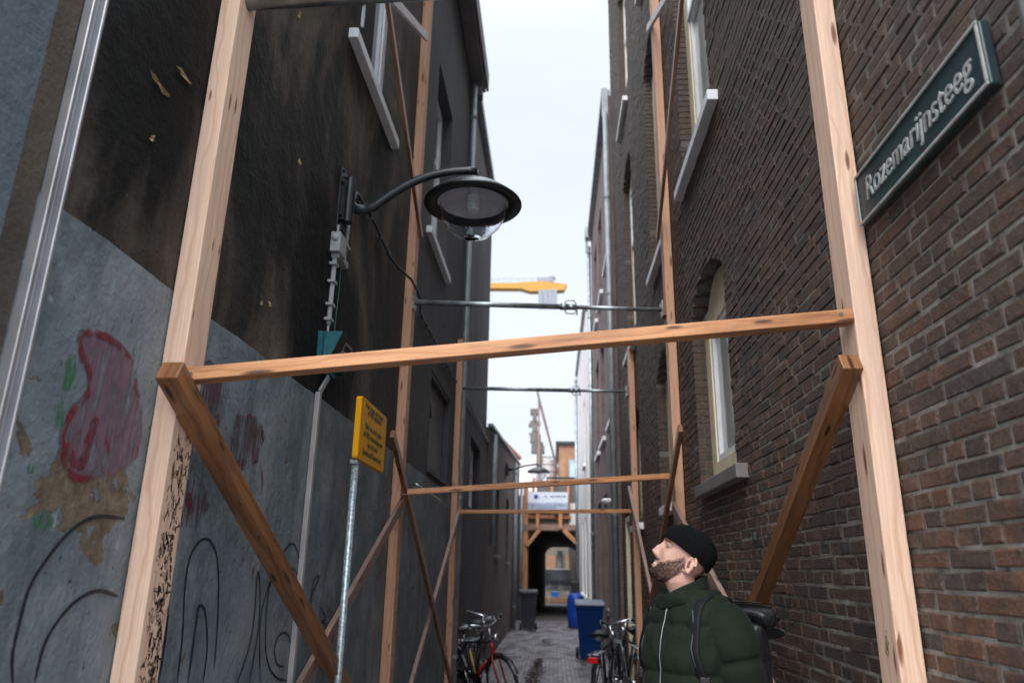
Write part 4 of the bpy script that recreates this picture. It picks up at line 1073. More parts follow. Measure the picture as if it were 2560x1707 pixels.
p = onX(2556, 20, RX-.03); q = MB(); q.tube([(p.x, p.y-.005, p.z-.10), (p.x, p.y-.005, p.z+1.2)], .014, 12); q.build('pipe', M['alu'], ml, smooth=True)

# ------------------------------------------------------------------ street name plate
def text_mesh(body, size, mat, parent, name, M4, extrude=.002, align='LEFT', space=1.0, sx=1.0, shear=0.0):
    cu = bpy.data.curves.new('txt', 'FONT'); cu.body = body; cu.size = size; cu.extrude = extrude; cu.align_x = align; cu.space_character = space; cu.shear = shear; cu.resolution_u = 5
    to = bpy.data.objects.new('txt', cu); col.objects.link(to); bpy.context.view_layer.update()
    me = bpy.data.meshes.new_from_object(to); bpy.data.objects.remove(to); bpy.data.curves.remove(cu)
    me.transform(Matrix.Diagonal((sx, 1, 1, 1))); me.transform(M4)
    o = bpy.data.objects.new(name, me); col.objects.link(o); me.materials.clear(); me.materials.append(mat); o.parent = parent
    return o
ns = thing('street_name_plate', (RX, 1.98, 2.86), 'dark green cast street name plate reading Rozemarijnsteeg, fixed to the brick wall', 'sign')
ya, yb, za, zb = 1.582, 2.366, 2.772, 2.962
q = MB(); q.box(RX-.034, RX-.004, ya, yb, za, zb); q.build('plate', M['sign_green'], ns, bevel=.006)
q = MB(); t = .011; xo = RX-.041
for (a, b, c, d) in ((ya, yb, zb-t, zb), (ya, yb, za, za+t)): q.box(xo, RX-.0345, a, b, c, d)
for (a, b, c, d) in ((ya, ya+t, za+t, zb-t), (yb-t, yb, za+t, zb-t)): q.box(xo, RX-.0345, a, b, c, d)
q.build('raised_rim', M['sign_silver'], ns, bevel=.003)
# letters run towards the camera (decreasing y) on a face looking to -x
Mx = Matrix(((0, 0, -1, RX-.036-1.1), (-1, 0, 0, yb-.07-1.98), (0, 1, 0, za+.062-2.86), (0, 0, 0, 1)))
tx = text_mesh('Rozemarijnsteeg', .118, M['sign_silver'], ns, 'lettering', Mx, .003, sx=.80, space=1.04, shear=.12)
w = max(v.co.y for v in tx.data.vertices) - min(v.co.y for v in tx.data.vertices)
print('NAME WIDTH', w, min(v.co.y for v in tx.data.vertices)+1.98)

# ------------------------------------------------------------------ yellow sign on pole
SX = -1.08
a = onX(906, 988, SX); b = onX(967, 1182, SX)
ysn = thing('waste_notice_sign', (SX, a.y, 0), 'yellow rectangular notice sign with black Dutch text on a zinc pole by the wall', 'sign')
sy0, sy1 = a.y, onX(968, 1043, SX).y; sz1 = a.z; sz0 = onX(902, 1150, SX).z
print('YSIGN', sy0, sy1, sz0, sz1)
q = MB(); rr = .02; pts = []
for (cy, cz_, a0) in ((sy1-rr, sz1-rr, 0), (sy0+rr, sz1-rr, 90), (sy0+rr, sz0+rr, 180), (sy1-rr, sz0+rr, 270)):
    for k in range(5): an = R(a0+k*22.5); pts.append((cy+rr*math.cos(an), cz_+rr*math.sin(an)))
q.prism(pts, 'X', SX-.033, SX); q.build('panel', M['yellow'], ysn, bevel=.003, recalc=True)
lines = [('Hier geen oud papier', .9), ('of PBD plaatsen', .8), ('Bied uw oud papier', .57), ('of PBD-inzameling aan', .43), ('op de hoek', .29), ('Jansstraat/Pauwstraat', .15)]
for s_, v in lines:
    sz = .036
    Mt = Matrix(((0, 0, 1, .0012), (1, 0, 0, (sy0+sy1)/2-a.y), (0, 1, 0, sz0+(sz1-sz0)*v-.012), (0, 0, 0, 1)))
    text_mesh(s_, .052, M['lettering_black'], ysn, 'lettering', Mt, .0005, 'CENTER', sx=1.02)
q = MB(); py = sy0+.055; q.tube([(SX-.025, py, 0), (SX-.025, py, sz0+.02)], .0195, 16); q.build('pole', M['galvpost'], ysn, smooth=True)
q = MB(); q.box(SX-.05, SX-.006, py-.028, py+.05, sz0-.026, sz0-.002); q.build('clamp', M['galv'], ysn, bevel=.003)

# ------------------------------------------------------------------ wheelie bins and barrel
def wheelie(loc, rz, body, lid, label, scale=1.0, sz=1.0):
    t = thing('wheelie_bin', loc, label, 'bin', None, rz); t.scale = (scale, scale, sz)
    q = MB(); n = 0
    b0, b1, h = (.205, .24), (.275, .33), .98
    for (hw, hd, z) in ((b0[0], b0[1], .04), (b0[0]+.01, b0[1]+.01, .3), (b1[0], b1[1], h)):
        q.v += [Vector(p) for p in ((-hw, -hd, z), (hw, -hd, z), (hw, hd, z), (-hw, hd, z))]
    for o in (0, 4):
        for i in range(4): k = (i+1) % 4; q.f.append((o+i, o+k, o+4+k, o+4+i)); q.uv.append([(0, 0)]*4)
    q.f.append((3, 2, 1, 0)); q.uv.append([(0, 0)]*4)
    q.box(-.295, .295, -.345, .345, .93, .985)
    q.build('body', M[body], t, bevel=.012, local=True)
    q = MB(); q.prism([(-.37, .99), (-.36, 1.03), (-.2, 1.07), (.25, 1.09), (.36, 1.04), (.36, .99)], 'X', -.30, .30); q.build('lid', M[lid], t, bevel=.012, local=True)
    q = MB(); q.tube([(-.24, .40, 1.0), (.24, .40, 1.0)], .018, 10); q.box(-.25, -.21, .33, .41, .97, 1.02); q.box(.21, .25, .33, .41, .97, 1.02); q.build('handle', M[body], t, local=True)
    for s in (-1, 1):
        q = MB(); q.lathe([(0, -.03), (.1, -.03), (.1, .03), (0, .03)], (s*.25, .2, .1), 20, 'X'); q.build('wheel', M['rubber'], t, local=True, bevel=.01)
    return t
wheelie((.70, 15.35, 0), R(0), 'bin_blue', 'bin_lid', 'navy blue wheelie bin with grey lid standing by the right wall', .94, .99)
wheelie((-.72, 22.4, 0), R(180), 'bin_dark', 'bin_dark', 'anthracite wheelie bin standing by the left wall in front of the arch', .88, 1.0)
wheelie((.75, 26.0, 0), R(0), 'blackplastic', 'blackplastic', 'tall black bin against the right arch post, behind the blue barrel', .62, 1.25)
br_ = thing('plastic_barrel', (.68, 23.3, 0), 'bright blue plastic barrel standing behind the navy wheelie bin', 'barrel')
q = MB(); q.lathe([(0, .0), (.22, .0), (.25, .05), (.27, .25), (.275, .3), (.27, .35), (.28, .6), (.27, .8), (.24, .93), (.16, .98), (0, .98)], (.68, 23.3, 0), 28); q.build('body', M['barrel_blue'], br_, smooth=True)
q = MB(); q.torus((.68, 23.3, .33), .277, .012, 'Z'); q.torus((.68, 23.3, .75), .272, .012, 'Z'); q.lathe([(.05, .98), (.05, 1.0), (0, 1.0)], (.78, 23.3, 0), 14); q.build('hoop', M['barrel_blue'], br_, smooth=True)
bx_ = thing('blue_crate', (0, 41, 0), 'small blue crate on the ground beyond the passage', 'crate')
q = MB(); q.box(-.1, .25, 41, 41.3, .28, .5); q.box(-.12, .27, 40.98, 41.32, .48, .53); q.build('body', plain('crate_blue', (.02, .2, .75), .4), bx_, bevel=.01)
q = MB(); q.box(-1.3, 1.4, 40.9, 41.6, 0, .28); pl_ = q.build('step', plain('warm_planks', (.45, .25, .14), .7), thing('low_platform', (0, 41.2, 0), 'low plank platform under the blue crate beyond the passage', 'platform'))
gc = thing('utility_cabinet', (.83, 5.2, 0), 'low teal-grey cabinet with sloping lid on the right, just behind the man', 'cabinet')
q = MB(); q.prism([(.64, 0), (1.06, 0), (1.06, .86), (.64, 1.02)], 'Y', 5.0, 5.5); q.build('body', plain('cabinet_teal', (.035, .065, .08), .5, 0, .2), gc, bevel=.008)
q = MB(); q.bar((.63, 5.25, 1.035), (1.06, 5.25, .87), .52, .02, (0, 1, 0)); q.build('lid', M['bin_lid'], gc, bevel=.004)
# far wall light on the right
wl = thing('wall_light', (.98, 13.2, 2.75), 'small white dome wall light on the mauve house', 'light')
q = MB(); q.lathe([(0, -.05), (.05, -.05), (.09, -.02), (.1, .02), (.07, .05), (0, .06)], (.93, 13.1, 2.78), 18); q.build('dome', M['whitepaint'], wl, smooth=True)
q = MB(); q.tube([(.95, 13.1, 2.8), (1.05, 13.1, 2.86)], .015); q.build('bracket', M['blackmetal'], wl)

# ------------------------------------------------------------------ bicycles (local frame: +x forward, wheels on z = 0)
def bicycle(loc, rz, lean, fmat, label, rack=True, light=True, basket=False, lock=None, steer=0.0):
    t = thing('bicycle', loc, label, 'bicycle', 'bicycles parked in the alley'); t.rotation_euler = (lean, 0, rz)
    WR = .335; rx, fx = -.53, .56
    cs_, sn_ = math.cos(steer), math.sin(steer)
    def S(p): return (.39+(p[0]-.39)*cs_-p[1]*sn_, (p[0]-.39)*sn_+p[1]*cs_, p[2])
    for wx in (rx, fx):
        q = MB(); q.torus((wx, 0, WR), WR-.018, .019, 'Y', 40, 8); ty = q.build('wheel', M['rubber'], t, smooth=True, local=True)
        q = MB(); q.torus((wx, 0, WR), WR-.045, .011, 'Y', 40, 6); q.lathe([(0, -.05), (.022, -.05), (.022, .05), (0, .05)], (wx, 0, WR), 12, 'Y'); q.build('rim', M['chrome'], ty, smooth=True, local=True)
        q = MB()
        for k in range(18): an = 2*math.pi*k/18; q.tube([(wx, .03*(-1)**k, WR), (wx+(WR-.05)*math.cos(an), 0, WR+(WR-.05)*math.sin(an))], .0013, 4)
        q.build('spokes', M['chrome'], ty, local=True)
    q = MB(); bbx = (-.08, 0, .29); st = (-.20, 0, .74); hd = (.40, 0, .80); hl = (.435, 0, .66)
    for a, b, r in ((bbx, st, .016), (bbx, hl, .018), (st, hd, .015), (hd, hl, .02)): q.tube([a, b], r, 10)
    for s in (-1, 1):
        q.tube([bbx, (rx, s*.055, WR)], .009, 8); q.tube([st, (rx, s*.055, WR)], .008, 8)
    q.build('frame', M['bike_black' if lock else fmat], t, smooth=True, local=True)
    if lock: q = MB(); q.tube([(-.05, 0, .33), (.25, 0, .55)], .026, 10); q.tube([(.41, 0, .79), (.43, 0, .68)], .026, 10); q.build('red_panel', M['bike_red'], t, smooth=True, local=True)
    q = MB()
    for s in (-1, 1): q.tube([(.435, s*.03, .66), (.47, s*.05, .60), (fx, s*.05, WR)], .012, 8)
    q.tube([hl, (.435, 0, .70)], .02); q.build('fork', M['bike_red' if lock else fmat], t, smooth=True, local=True)
    q = MB(); q.tube([hd, (.385, 0, .98)], .013); q.tube([S(p) for p in [(.22, -.27, 1.02), (.30, -.26, 1.04), (.40, -.15, 1.0), (.40, 0, .98), (.40, .15, 1.0), (.30, .26, 1.04), (.22, .27, 1.02)]], .011); hb = q.build('handlebar', M['chrome'], t, smooth=True, local=True)
    for s in (-1, 1):
        q = MB(); q.tube([S((.15, s*.275, 1.005)), S((.27, s*.265, 1.03))], .018); q.build('grip', M['pvc'] if fmat == 'bike_red' else M['blackplastic'], hb, smooth=True, local=True)
        q = MB(); q.tube([S((.30, s*.23, 1.02)), S((.24, s*.24, .98)), S((.18, s*.26, .965))], .006, 6); q.build('brake_lever', M['chrome'], hb, smooth=True, local=True)
    q = MB(); q.tube([st, (-.23, 0, .88)], .012); q.build('seat_post', M['chrome'], t, smooth=True, local=True)
    q = MB(); q.v += []
    rings = [(-.37, .085, .90, .03), (-.34, .11, .92, .04), (-.26, .10, .925, .04), (-.18, .05, .92, .035), (-.10, .022, .92, .03), (-.07, .012, .915, .02)]
    base = 0; seg = 12
    for (x, hw, z, h) in rings:
        for k in range(seg): an = 2*math.pi*k/seg; q.v.append(Vector((x, hw*math.cos(an), z+h*math.sin(an)*(1 if math.sin(an) > 0 else 1.6))))
    for i in range(len(rings)-1):
        for k in range(seg): k2 = (k+1) % seg; q.f.append((i*seg+k, i*seg+k2, (i+1)*seg+k2, (i+1)*seg+k)); q.uv.append([(0, 0)]*4)
    q.f.append(tuple(range(seg))); q.uv.append([(0, 0)]*seg); q.f.append(tuple((len(rings)-1)*seg+k for k in range(seg))); q.uv.append([(0, 0)]*seg)
    q.build('saddle', M['blackplastic'], t, smooth=True, local=True)
    for wx, a0, a1 in ((rx, 20, 205), (fx, 25, 165)):
        q = MB(); prev = None
        for k in range(15):
            an = R(a0+(a1-a0)*k/14); r = WR+.025; p = Vector((wx+r*math.cos(an), 0, WR+r*math.sin(an))); o = Vector((math.cos(an), 0, math.sin(an)))*-.012
            cur = (p+Vector((0, -.028, 0))+o, p, p+Vector((0, .028, 0))+o)
            if prev:
                for j in range(2): q.quad(prev[j], cur[j], cur[j+1], prev[j+1])
            prev = cur
        q.build('mudguard', M['bike_black'], t, smooth=True, local=True)
    q = MB(); q.box(-.56, -.06, .045, .07, .26, .37); q.lathe([(0, .04), (.095, .04), (.095, .06), (0, .06)], (-.08, 0, .29), 20, 'Y'); q.build('chain_guard', M['bike_black'], t, local=True, bevel=.01)
    q = MB(); q.tube([(-.08, .08, .29), (-.02, .09, .13)], .009); q.tube([(-.08, -.08, .29), (-.14, -.09, .45)], .009); q.build('crank', M['chrome'], t, smooth=True, local=True)
    for (x, y, z) in ((-.02, .13, .13), (-.14, -.13, .45)): q = MB(); q.box(x-.045, x+.045, y-.035, y+.035, z-.012, z+.012); q.build('pedal', M['blackplastic'], t, local=True)
    if rack:
        q = MB()
        for s in (-1, 1): q.tube([(-.25, s*.06, .74), (-.78, s*.065, .74), (-.80, s*.03, .74)], .006, 6); q.tube([(-.66, s*.065, .74), (rx, s*.06, WR)], .005, 6)
        for x in (-.3, -.45, -.6, -.75): q.tube([(x, -.065, .74), (x, .065, .74)], .005, 6)
        q.build('luggage_rack', M['galv'] if fmat != 'bike_red' else M['chrome'], t, smooth=True, local=True)
    if light:
        q = MB(); q.box(-.84, -.80, -.055, .055, .66, .72); q.build('rear_light', M['red_lens'], t, local=True, bevel=.008)
    q = MB(); q.lathe([(0, .48), (.03, .48), (.04, .54), (.04, .545), (0, .55)], (0, 0, .86), 14, 'X'); q.build('headlight', M['chrome'], t, smooth=True, local=True)
    if lock:
        q = MB(); q.tube([(-.1, .04, .38), (-.18, .04, .66)], .014); q.build('pump', M[lock], t, smooth=True, local=True)
    return t
bicycle((.65, 9.5, 0), R(76), R(-2), 'bike_black', 'black city bike seen from behind with a red rear light and saddle', steer=R(55))
bicycle((.90, 10.35, 0), R(95), R(7), 'bike_black', 'black bicycle with empty steel rack between the right wall and the red-light bike', light=False)
bicycle((-.90, 9.85, 0), R(-52), R(9), 'bike_red', 'black bicycle with red fork and pale grips leaning by the left wall', lock='bike_yellow', light=False, steer=R(25))
bicycle((-1.10, 10.9, 0), R(88), R(4), 'bike_black', 'all-black bicycle tight against the left wall behind the one with the red fork', light=False)

# leaf litter in the paving channel
q = MB(); random.seed(5)
for i in range(1500):
    y = random.uniform(10.5, 15.2); x = -.33+.02*(y-12)+random.gauss(0, .07)*(1 if y < 14 else .5); s = random.uniform(.01, .028); a = random.uniform(0, 6.28); z = .004+random.random()*.012
    q.quad((x+s*math.cos(a), y+s*math.sin(a), z), (x-s*math.sin(a)*.6, y+s*math.cos(a)*.6, z+random.uniform(0, .012)), (x-s*math.cos(a), y-s*math.sin(a), z), (x+s*math.sin(a)*.6, y-s*math.cos(a)*.6, z+random.uniform(0, .008)))
link_tags(q.build('leaf_litter', plain('dead_leaves', (.035, .022, .016), .8, 0, .5, 30)), 'dark dead leaves lying along the paving channel', 'leaves', kind='stuff')
pd = MB(); pd.lathe([(0, .004), (.10, .004), (.16, .004)], (0, 0, 0), 24)
for v in pd.v: v.y = v.y*4+19.0; v.x = v.x*.9-.15
link_tags(pd.build('puddle', plain('puddle_water', (.08, .08, .09), .22, 0, .1)), 'small puddle in the middle of the alley paving', 'puddle', kind='structure')

# ------------------------------------------------------------------ the man
def remesh(o, vox, smooth=0, subd=0):
    md = o.modifiers.new('r', 'REMESH'); md.mode = 'VOXEL'; md.voxel_size = vox; md.use_smooth_shade = True
    if smooth: s = o.modifiers.new('s', 'SMOOTH'); s.factor = .5; s.iterations = smooth
    dg = bpy.context.evaluated_depsgraph_get(); dg.update()
    me = bpy.data.meshes.new_from_object(o.evaluated_get(dg)); me.name = o.name
    old = o.data; mats = list(old.materials); o.modifiers.clear(); o.data = me; bpy.data.meshes.remove(old)
    me.materials.clear(); me.materials.append(mats[0])
    me.polygons.foreach_set('use_smooth', [True]*len(me.polygons)); return o

def skinmat():
    mt, t, b = newmat('skin'); g = G(t); o = g.obj()
    c = g.mix(g.ramp(g.noise(o, 22, 4), [(.35, 0.0), (.7, 1.0)]), (.52, .285, .215), (.64, .38, .30))
    g.l(c, b.inputs['Base Color']); b.inputs['Roughness'].default_value = .48
    b.inputs['Subsurface Weight'].default_value = .12; b.inputs['Subsurface Radius'].default_value = (.01, .004, .002)
    g.l(g.bump(g.noise(o, 300, 3), .0006), b.inputs['Normal']); return mt
M['skin'] = skinmat()
def clothmat(name, c, nscale=260, bd=.0012, sheen=.02, rough=.85, spec=.15):
    mt, t, b = newmat(name); g = G(t); o = g.obj()
    n = g.noise(o, nscale, 2); n2 = g.noise(o, 7, 5)
    cc = g.mix(g.ramp(n2, [(.3, 0.0), (.7, 1.0)]), tuple(x*.7 for x in c), tuple(x*1.35 for x in c))
    cc = g.mix(g.ramp(n, [(.45, 0.0), (.75, .5)]), cc, tuple(min(1, x*2.2) for x in c))
    g.l(cc, b.inputs['Base Color']); b.inputs['Roughness'].default_value = rough; b.inputs['Sheen Weight'].default_value = sheen; b.inputs['Specular IOR Level'].default_value = spec
    g.l(g.bump(g.math('ADD', g.math('MULTIPLY', n, .5), g.math('MULTIPLY', g.noise(o, 22, 5), 3.0)), bd), b.inputs['Normal']); return mt
M['jacket'] = clothmat('dark_green_jacket', (.0085, .0132, .0078))
M['beanie'] = clothmat('black_knit', (.0025, .003, .0035), 180, .002, .0, .95)
M['jeans'] = clothmat('dark_jeans', (.02, .024, .035))
M['bag'] = clothmat('black_bag_fabric', (.012, .013, .015), 120, .003, .0, .42, .5)
M['strapm'] = clothmat('black_strap', (.008, .009, .011), 90, .002, .0, .6)
M['hair'] = plain('brown_stubble', (.032, .019, .014), .8)
M['lips'] = plain('lips', (.45, .17, .15), .4)

TC = Vector((.53, 3.05, 0)); a_ = R(35)
TF = Vector((-math.cos(a_), -math.sin(a_), 0)); TL = Vector((math.sin(a_), -math.cos(a_), 0)); TU = Vector((0, 0, 1))
def T(f, l, z): return TC + TF*f + TL*l + TU*z
hc0 = onY(1580+470/3.673, 1280+390/3.673, 3.02)
HT = R(30); HF = Vector((-math.cos(HT), 0, math.sin(HT))); HU = Vector((math.sin(HT), 0, math.cos(HT))); HL = Vector((0, -1, 0))
def Hd(f, l, u): return hc0 + HF*f + HL*l + HU*u
man = thing('person', (TC.x, TC.y, 0), 'bearded man in black beanie and dark green quilted jacket, looking up and smiling', 'person')

rows = [(-.130, .056, .030, .012), (-.124, .072, .010, .030), (-.112, .081, -.012, .042), (-.095, .083, -.035, .050), (-.075, .081, -.058, .056), (-.05, .083, -.080, .061),
        (-.025, .084, -.093, .066), (0, .080, -.100, .070), (.025, .087, -.103, .072), (.05, .083, -.100, .070), (.073, .067, -.086, .061), (.09, .045, -.064, .046), (.099, .018, -.035, .024), (.102, -.008, -.009, .001)]
def interp(u):
    for i in range(len(rows)-1):
        if rows[i][0] <= u <= rows[i+1][0]:
            t = (u-rows[i][0])/(rows[i+1][0]-rows[i][0]); t = t*t*(3-2*t)*.5+t*.5
            return [rows[i][k]+(rows[i+1][k]-rows[i][k])*t for k in (1, 2, 3)]
    return rows[0][1:] if u < rows[0][0] else rows[-1][1:]
gs = lambda x, s: math.exp(-(x/s)**2)
def headpt(u, th, off=0.0, feat=True):
    fr, bk_, w = interp(u); fm, a = (fr+bk_)/2, (fr-bk_)/2
    c, s = math.cos(th), math.sin(th)
    f = fm + (a+off)*math.copysign(abs(c)**.92, c); l = (w+off)*math.copysign(abs(s)**.9, s)
    if feat and c > 0:
        d = .024*gs(u+.047, .013)*gs(l, .012) + .022*gs(u+.025, .018)*gs(l, .010) + .010*gs(u, .014)*gs(l, .009)
        d += .012*gs(u+.052, .008)*gs(abs(l)-.012, .006)
        d -= .016*gs(u-.0, .012)*gs(abs(l)-.032, .017)
        d += .007*gs(u-.022, .008)*gs(l, .045)
        d += .008*gs(u+.076, .0055)*gs(l, .021) + .008*gs(u+.094, .006)*gs(l, .019) - .013*gs(u+.085, .005)*gs(l, .027)
        d += .010*gs(u+.118, .012)*gs(l, .022) - .004*gs(u+.104, .005)*gs(l, .025)
        d += .006*gs(u+.040, .018)*gs(abs(l)-.045, .014)
        d -= .004*gs(u+.065, .02)*gs(abs(l)-.034, .006)
        f += d
    return f, l, u
q = MB(); NU, NT = 90, 96
for i in range(NU+1):
    u = -.130+.232*i/NU
    for k in range(NT): f, l, uu = headpt(u, 2*math.pi*k/NT); q.v.append(Hd(f, l, uu))
for i in range(NU):
    for k in range(NT): k2 = (k+1) % NT; q.f.append((i*NT+k, i*NT+k2, (i+1)*NT+k2, (i+1)*NT+k)); q.uv.append([(0, 0)]*4)
q.f.append(tuple(reversed(range(NT)))); q.uv.append([(0, 0)]*NT); q.f.append(tuple(NU*NT+k for k in range(NT))); q.uv.append([(0, 0)]*NT)
# neck and the body under the clothes
q.tube([Hd(-.015, 0, -.04), Hd(-.028, 0, -.09), T(.02, 0, 1.53), T(.0, 0, 1.44)], [.056, .058, .062, .08], 32)
q.tube([T(0, 0, 1.46), T(0, 0, 1.36), T(0, 0, 1.1), T(0, 0, .95), T(0, 0, .82)], [.07, .12, .115, .115, .11], 24, flat=1.3, ref=tuple(TF))
def limb(s, sleeve=False):
    k = 1 if s > 0 else 1
    return [T(-.01, s*.10, 1.465), T(-.02, s*.155, 1.43), T(-.035, s*.185, 1.30), T(-.05, s*.195, 1.15), T(.06, s*.195, 1.03), T(.13, s*.14, .96)]
for s in (1, -1):
    q.tube(limb(s), [.055, .055, .048, .042, .036, .028], 20)
    wr = T(.13, s*.15, .96); pd_ = (T(.15, s*.09, .90)-wr).normalized()
    palm = wr + pd_*.05; q.tube([wr, palm, wr+pd_*.09], [.026, .036, .034], 16, flat=.5)
    side = pd_.cross(TF).normalized()
    for j, (ln, o) in enumerate(((.068, -.027), (.076, -.009), (.072, .009), (.056, .026))):
        b0 = wr+pd_*.085+side*o; q.tube([b0, b0+pd_*ln*.5-TF*.006, b0+pd_*ln-TF*.022], [.009, .0085, .007], 10)
    q.tube([wr+pd_*.03-side*.026, wr+pd_*.065-side*.05, wr+pd_*.09-side*.055], [.012, .010, .008], 10)
    q.tube([T(0, s*.085, .86), T(.015, s*.10, .50), T(0, s*.105, .12)], [.08, .055, .036], 20)
    q.tube([T(-.05, s*.105, .05), T(.16, s*.115, .04)], [.035, .03], 14)
# ears
for s in (1, -1):
    ec = (-.028, s*.068, -.028)
    ring = []
    for k in range(19):
        an = R(-120+300*k/18); ring.append(Hd(ec[0]-.004+.016*math.cos(an)-.10*.0, ec[1]+s*(.010-.004*math.cos(an)), ec[2]+.030*math.sin(an)+.002))
    q.tube(ring, .0052, 10)
    q.tube([Hd(ec[0]+.012, ec[1]-s*.004, ec[2]-.03), Hd(ec[0]-.004, ec[1]+s*.006, ec[2]-.030), Hd(ec[0]-.010, ec[1]+s*.008, ec[2]-.010), Hd(ec[0]-.004, ec[1]+s*.004, ec[2]+.02)], [.006, .008, .009, .006], 10)
body = q.build('body', M['skin'], man); remesh(body, .0033, 2)
# eyes, teeth, lips
for s in (1, -1):
    q = MB(); c = Hd(.0625, s*.032, .000)
    q2 = [(.0118*math.sin(math.pi*i/10), -.0118*math.cos(math.pi*i/10)) for i in range(11)]
    q.lathe(q2, c, 20); q.build('eye', plain('eye_white', (.38, .33, .31), .25, 0, .05), man, smooth=True)
    q = MB(); cc = c + (HF*.95+HU*.25+HL*s*.1).normalized()*.0088
    q.lathe([(.0072*math.sin(math.pi*i/8), -.0072*math.cos(math.pi*i/8)) for i in range(9)], cc, 14); q.build('iris', plain('iris', (.05, .035, .025), .15), man, smooth=True)
    q = MB()   # upper lid and brow hair
    lid = [Hd(.0655+.0135*math.cos(R(a))*.75, s*(.032+.0135*math.sin(R(a))), .0065-.003*abs(math.sin(R(a)))) for a in range(-75, 76, 15)]
    q.tube(lid, .0034, 8); q.tube([p-HU*(.0125-.002*abs(i-5)) for i, p in enumerate(lid)], .0026, 8); q.build('eyelid', M['skin'], man, smooth=True)
q = MB()
for i in range(9):
    l0, l1 = -.021+.0047*i, -.021+.0047*(i+1)-.0005; fz = lambda l: .0855-20*l*l
    q.prism([(0, 0)], 'X', 0, 0) if False else None
    z0, z1 = -.0895, -.0800
    pts = [Hd(fz(l0), l0, z0), Hd(fz(l1), l1, z0), Hd(fz(l1), l1, z1), Hd(fz(l0), l0, z1)]; bk4 = [Hd(fz(l0)-.01, l0, z0), Hd(fz(l1)-.01, l1, z0), Hd(fz(l1)-.01, l1, z1), Hd(fz(l0)-.01, l0, z1)]
    q.quad(*pts); q.quad(pts[0], pts[1], bk4[1], bk4[0]); q.quad(pts[3], pts[2], bk4[2], bk4[3])
q.build('teeth', plain('teeth', (.75, .72, .66), .25, 0, .05), man)
q = MB()
for (uu, r) in ((-.0770, .0030), (-.0935, .0036)):
    q.tube([Hd(.0835-20*l*l+(.001 if r > .0035 else 0), l, uu+ (abs(l)*.22 if r > .0035 else -.0+abs(l)*-.12)) for l in [x*.0034 for x in range(-8, 9)]], [r*(1-.5*abs(x)/8) for x in range(-8, 9)], 8)
q.build('lips', M['lips'], man, smooth=True)
# beard, brows and buzzed hair as short strands
random.seed(3)
def strands(name, cond, n, ln, wd, mat, flow=(0, 0, -1), lift=.35):
    q = MB(); c = 0; tries = 0
    while c < n and tries < n*60:
        tries += 1
        u = random.uniform(-.13, .09); th = random.uniform(-math.pi, math.pi); f, l, uu = headpt(u, th)
        pr = cond(f, l, u, th)
        if random.random() > pr: continue
        p = Hd(f, l, u); f2, l2, _ = headpt(u, th, .01); nrm = (Hd(f2, l2, u)-p); nrm.normalize()
        d = (HF*flow[0]+HL*flow[1]*math.copysign(1, l)+HU*flow[2])+nrm*lift+Vector((random.gauss(0, .25), random.gauss(0, .25), random.gauss(0, .25))); d.normalize()
        sd_ = d.cross(nrm).normalized(); L_ = ln*random.uniform(.6, 1.3); p0 = p+nrm*.0008
        q.v += [p0-sd_*wd/2, p0+sd_*wd/2, p0+d*L_+nrm*.001]; k = len(q.v); q.f.append((k-3, k-2, k-1)); q.uv.append([(0, 0)]*3); c += 1
    return q.build(name, mat, man)
def beardc(f, l, u, th):
    if f < -.02: return 0
    if abs(l) < .027 and -.099 < u < -.0725: return 0
    line = -.016 - .85*max(0, f)
    if u < line-.006: v = 1.0
    elif u < line+.004: v = .45
    elif -.0725 < u < -.060 and abs(l) < .030 and f > .06: v = .8
    else: return 0
    if f < -.005: v *= .8
    return v
strands('beard', beardc, 15000, .0042, .0009, M['hair'], (.35, 0, -.8), .3)
strands('hair', lambda f, l, u, th: (.5 if (f < .028 and u > -.05 and f > -.12 and u < .06) or (f < -.035 and u > -.085) else 0)*(.35 if f > .01 else 1), 4500, .0032, .0009, M['hair'], (-.3, 0, -.6), .8)
strands('eyebrow', lambda f, l, u, th: 1.0 if (.012 < u < .020 and .012 < abs(l) < .050 and f > .02) else 0, 500, .009, .0010, M['hair'], (0, .8, .1), .25)
# beanie
q = MB(); NR, NT2 = 30, 64
def edge_u(f): return .026-.205*(.092-f)
for i in range(NR+1):
    for k in range(NT2):
        th = 2*math.pi*k/NT2; t = i/NR
        f0, l0, _ = headpt(.01, th, .0, False); ue = edge_u(f0)
        u = ue + (.1095-ue)*math.sin(t*math.pi/2)
        uq = min(.1018, u*.93); f, l, _ = headpt(uq, th, .0085+.0035*math.sin(t*math.pi), False)
        if i == NR: f, l = -.012, 0
        rib = .0009*math.sin(th*48)
        q.v.append(Hd(f+rib*math.cos(th), l+rib*math.sin(th), u + (.004 if i == NR else 0)))
for i in range(NR):
    for k in range(NT2): k2 = (k+1) % NT2; q.f.append((i*NT2+k, i*NT2+k2, (i+1)*NT2+k2, (i+1)*NT2+k)); q.uv.append([(0, 0)]*4)
bo = q.build('beanie', M['beanie'], man, smooth=True); so = bo.modifiers.new('s', 'SOLIDIFY'); so.thickness = .005; so.offset = 1
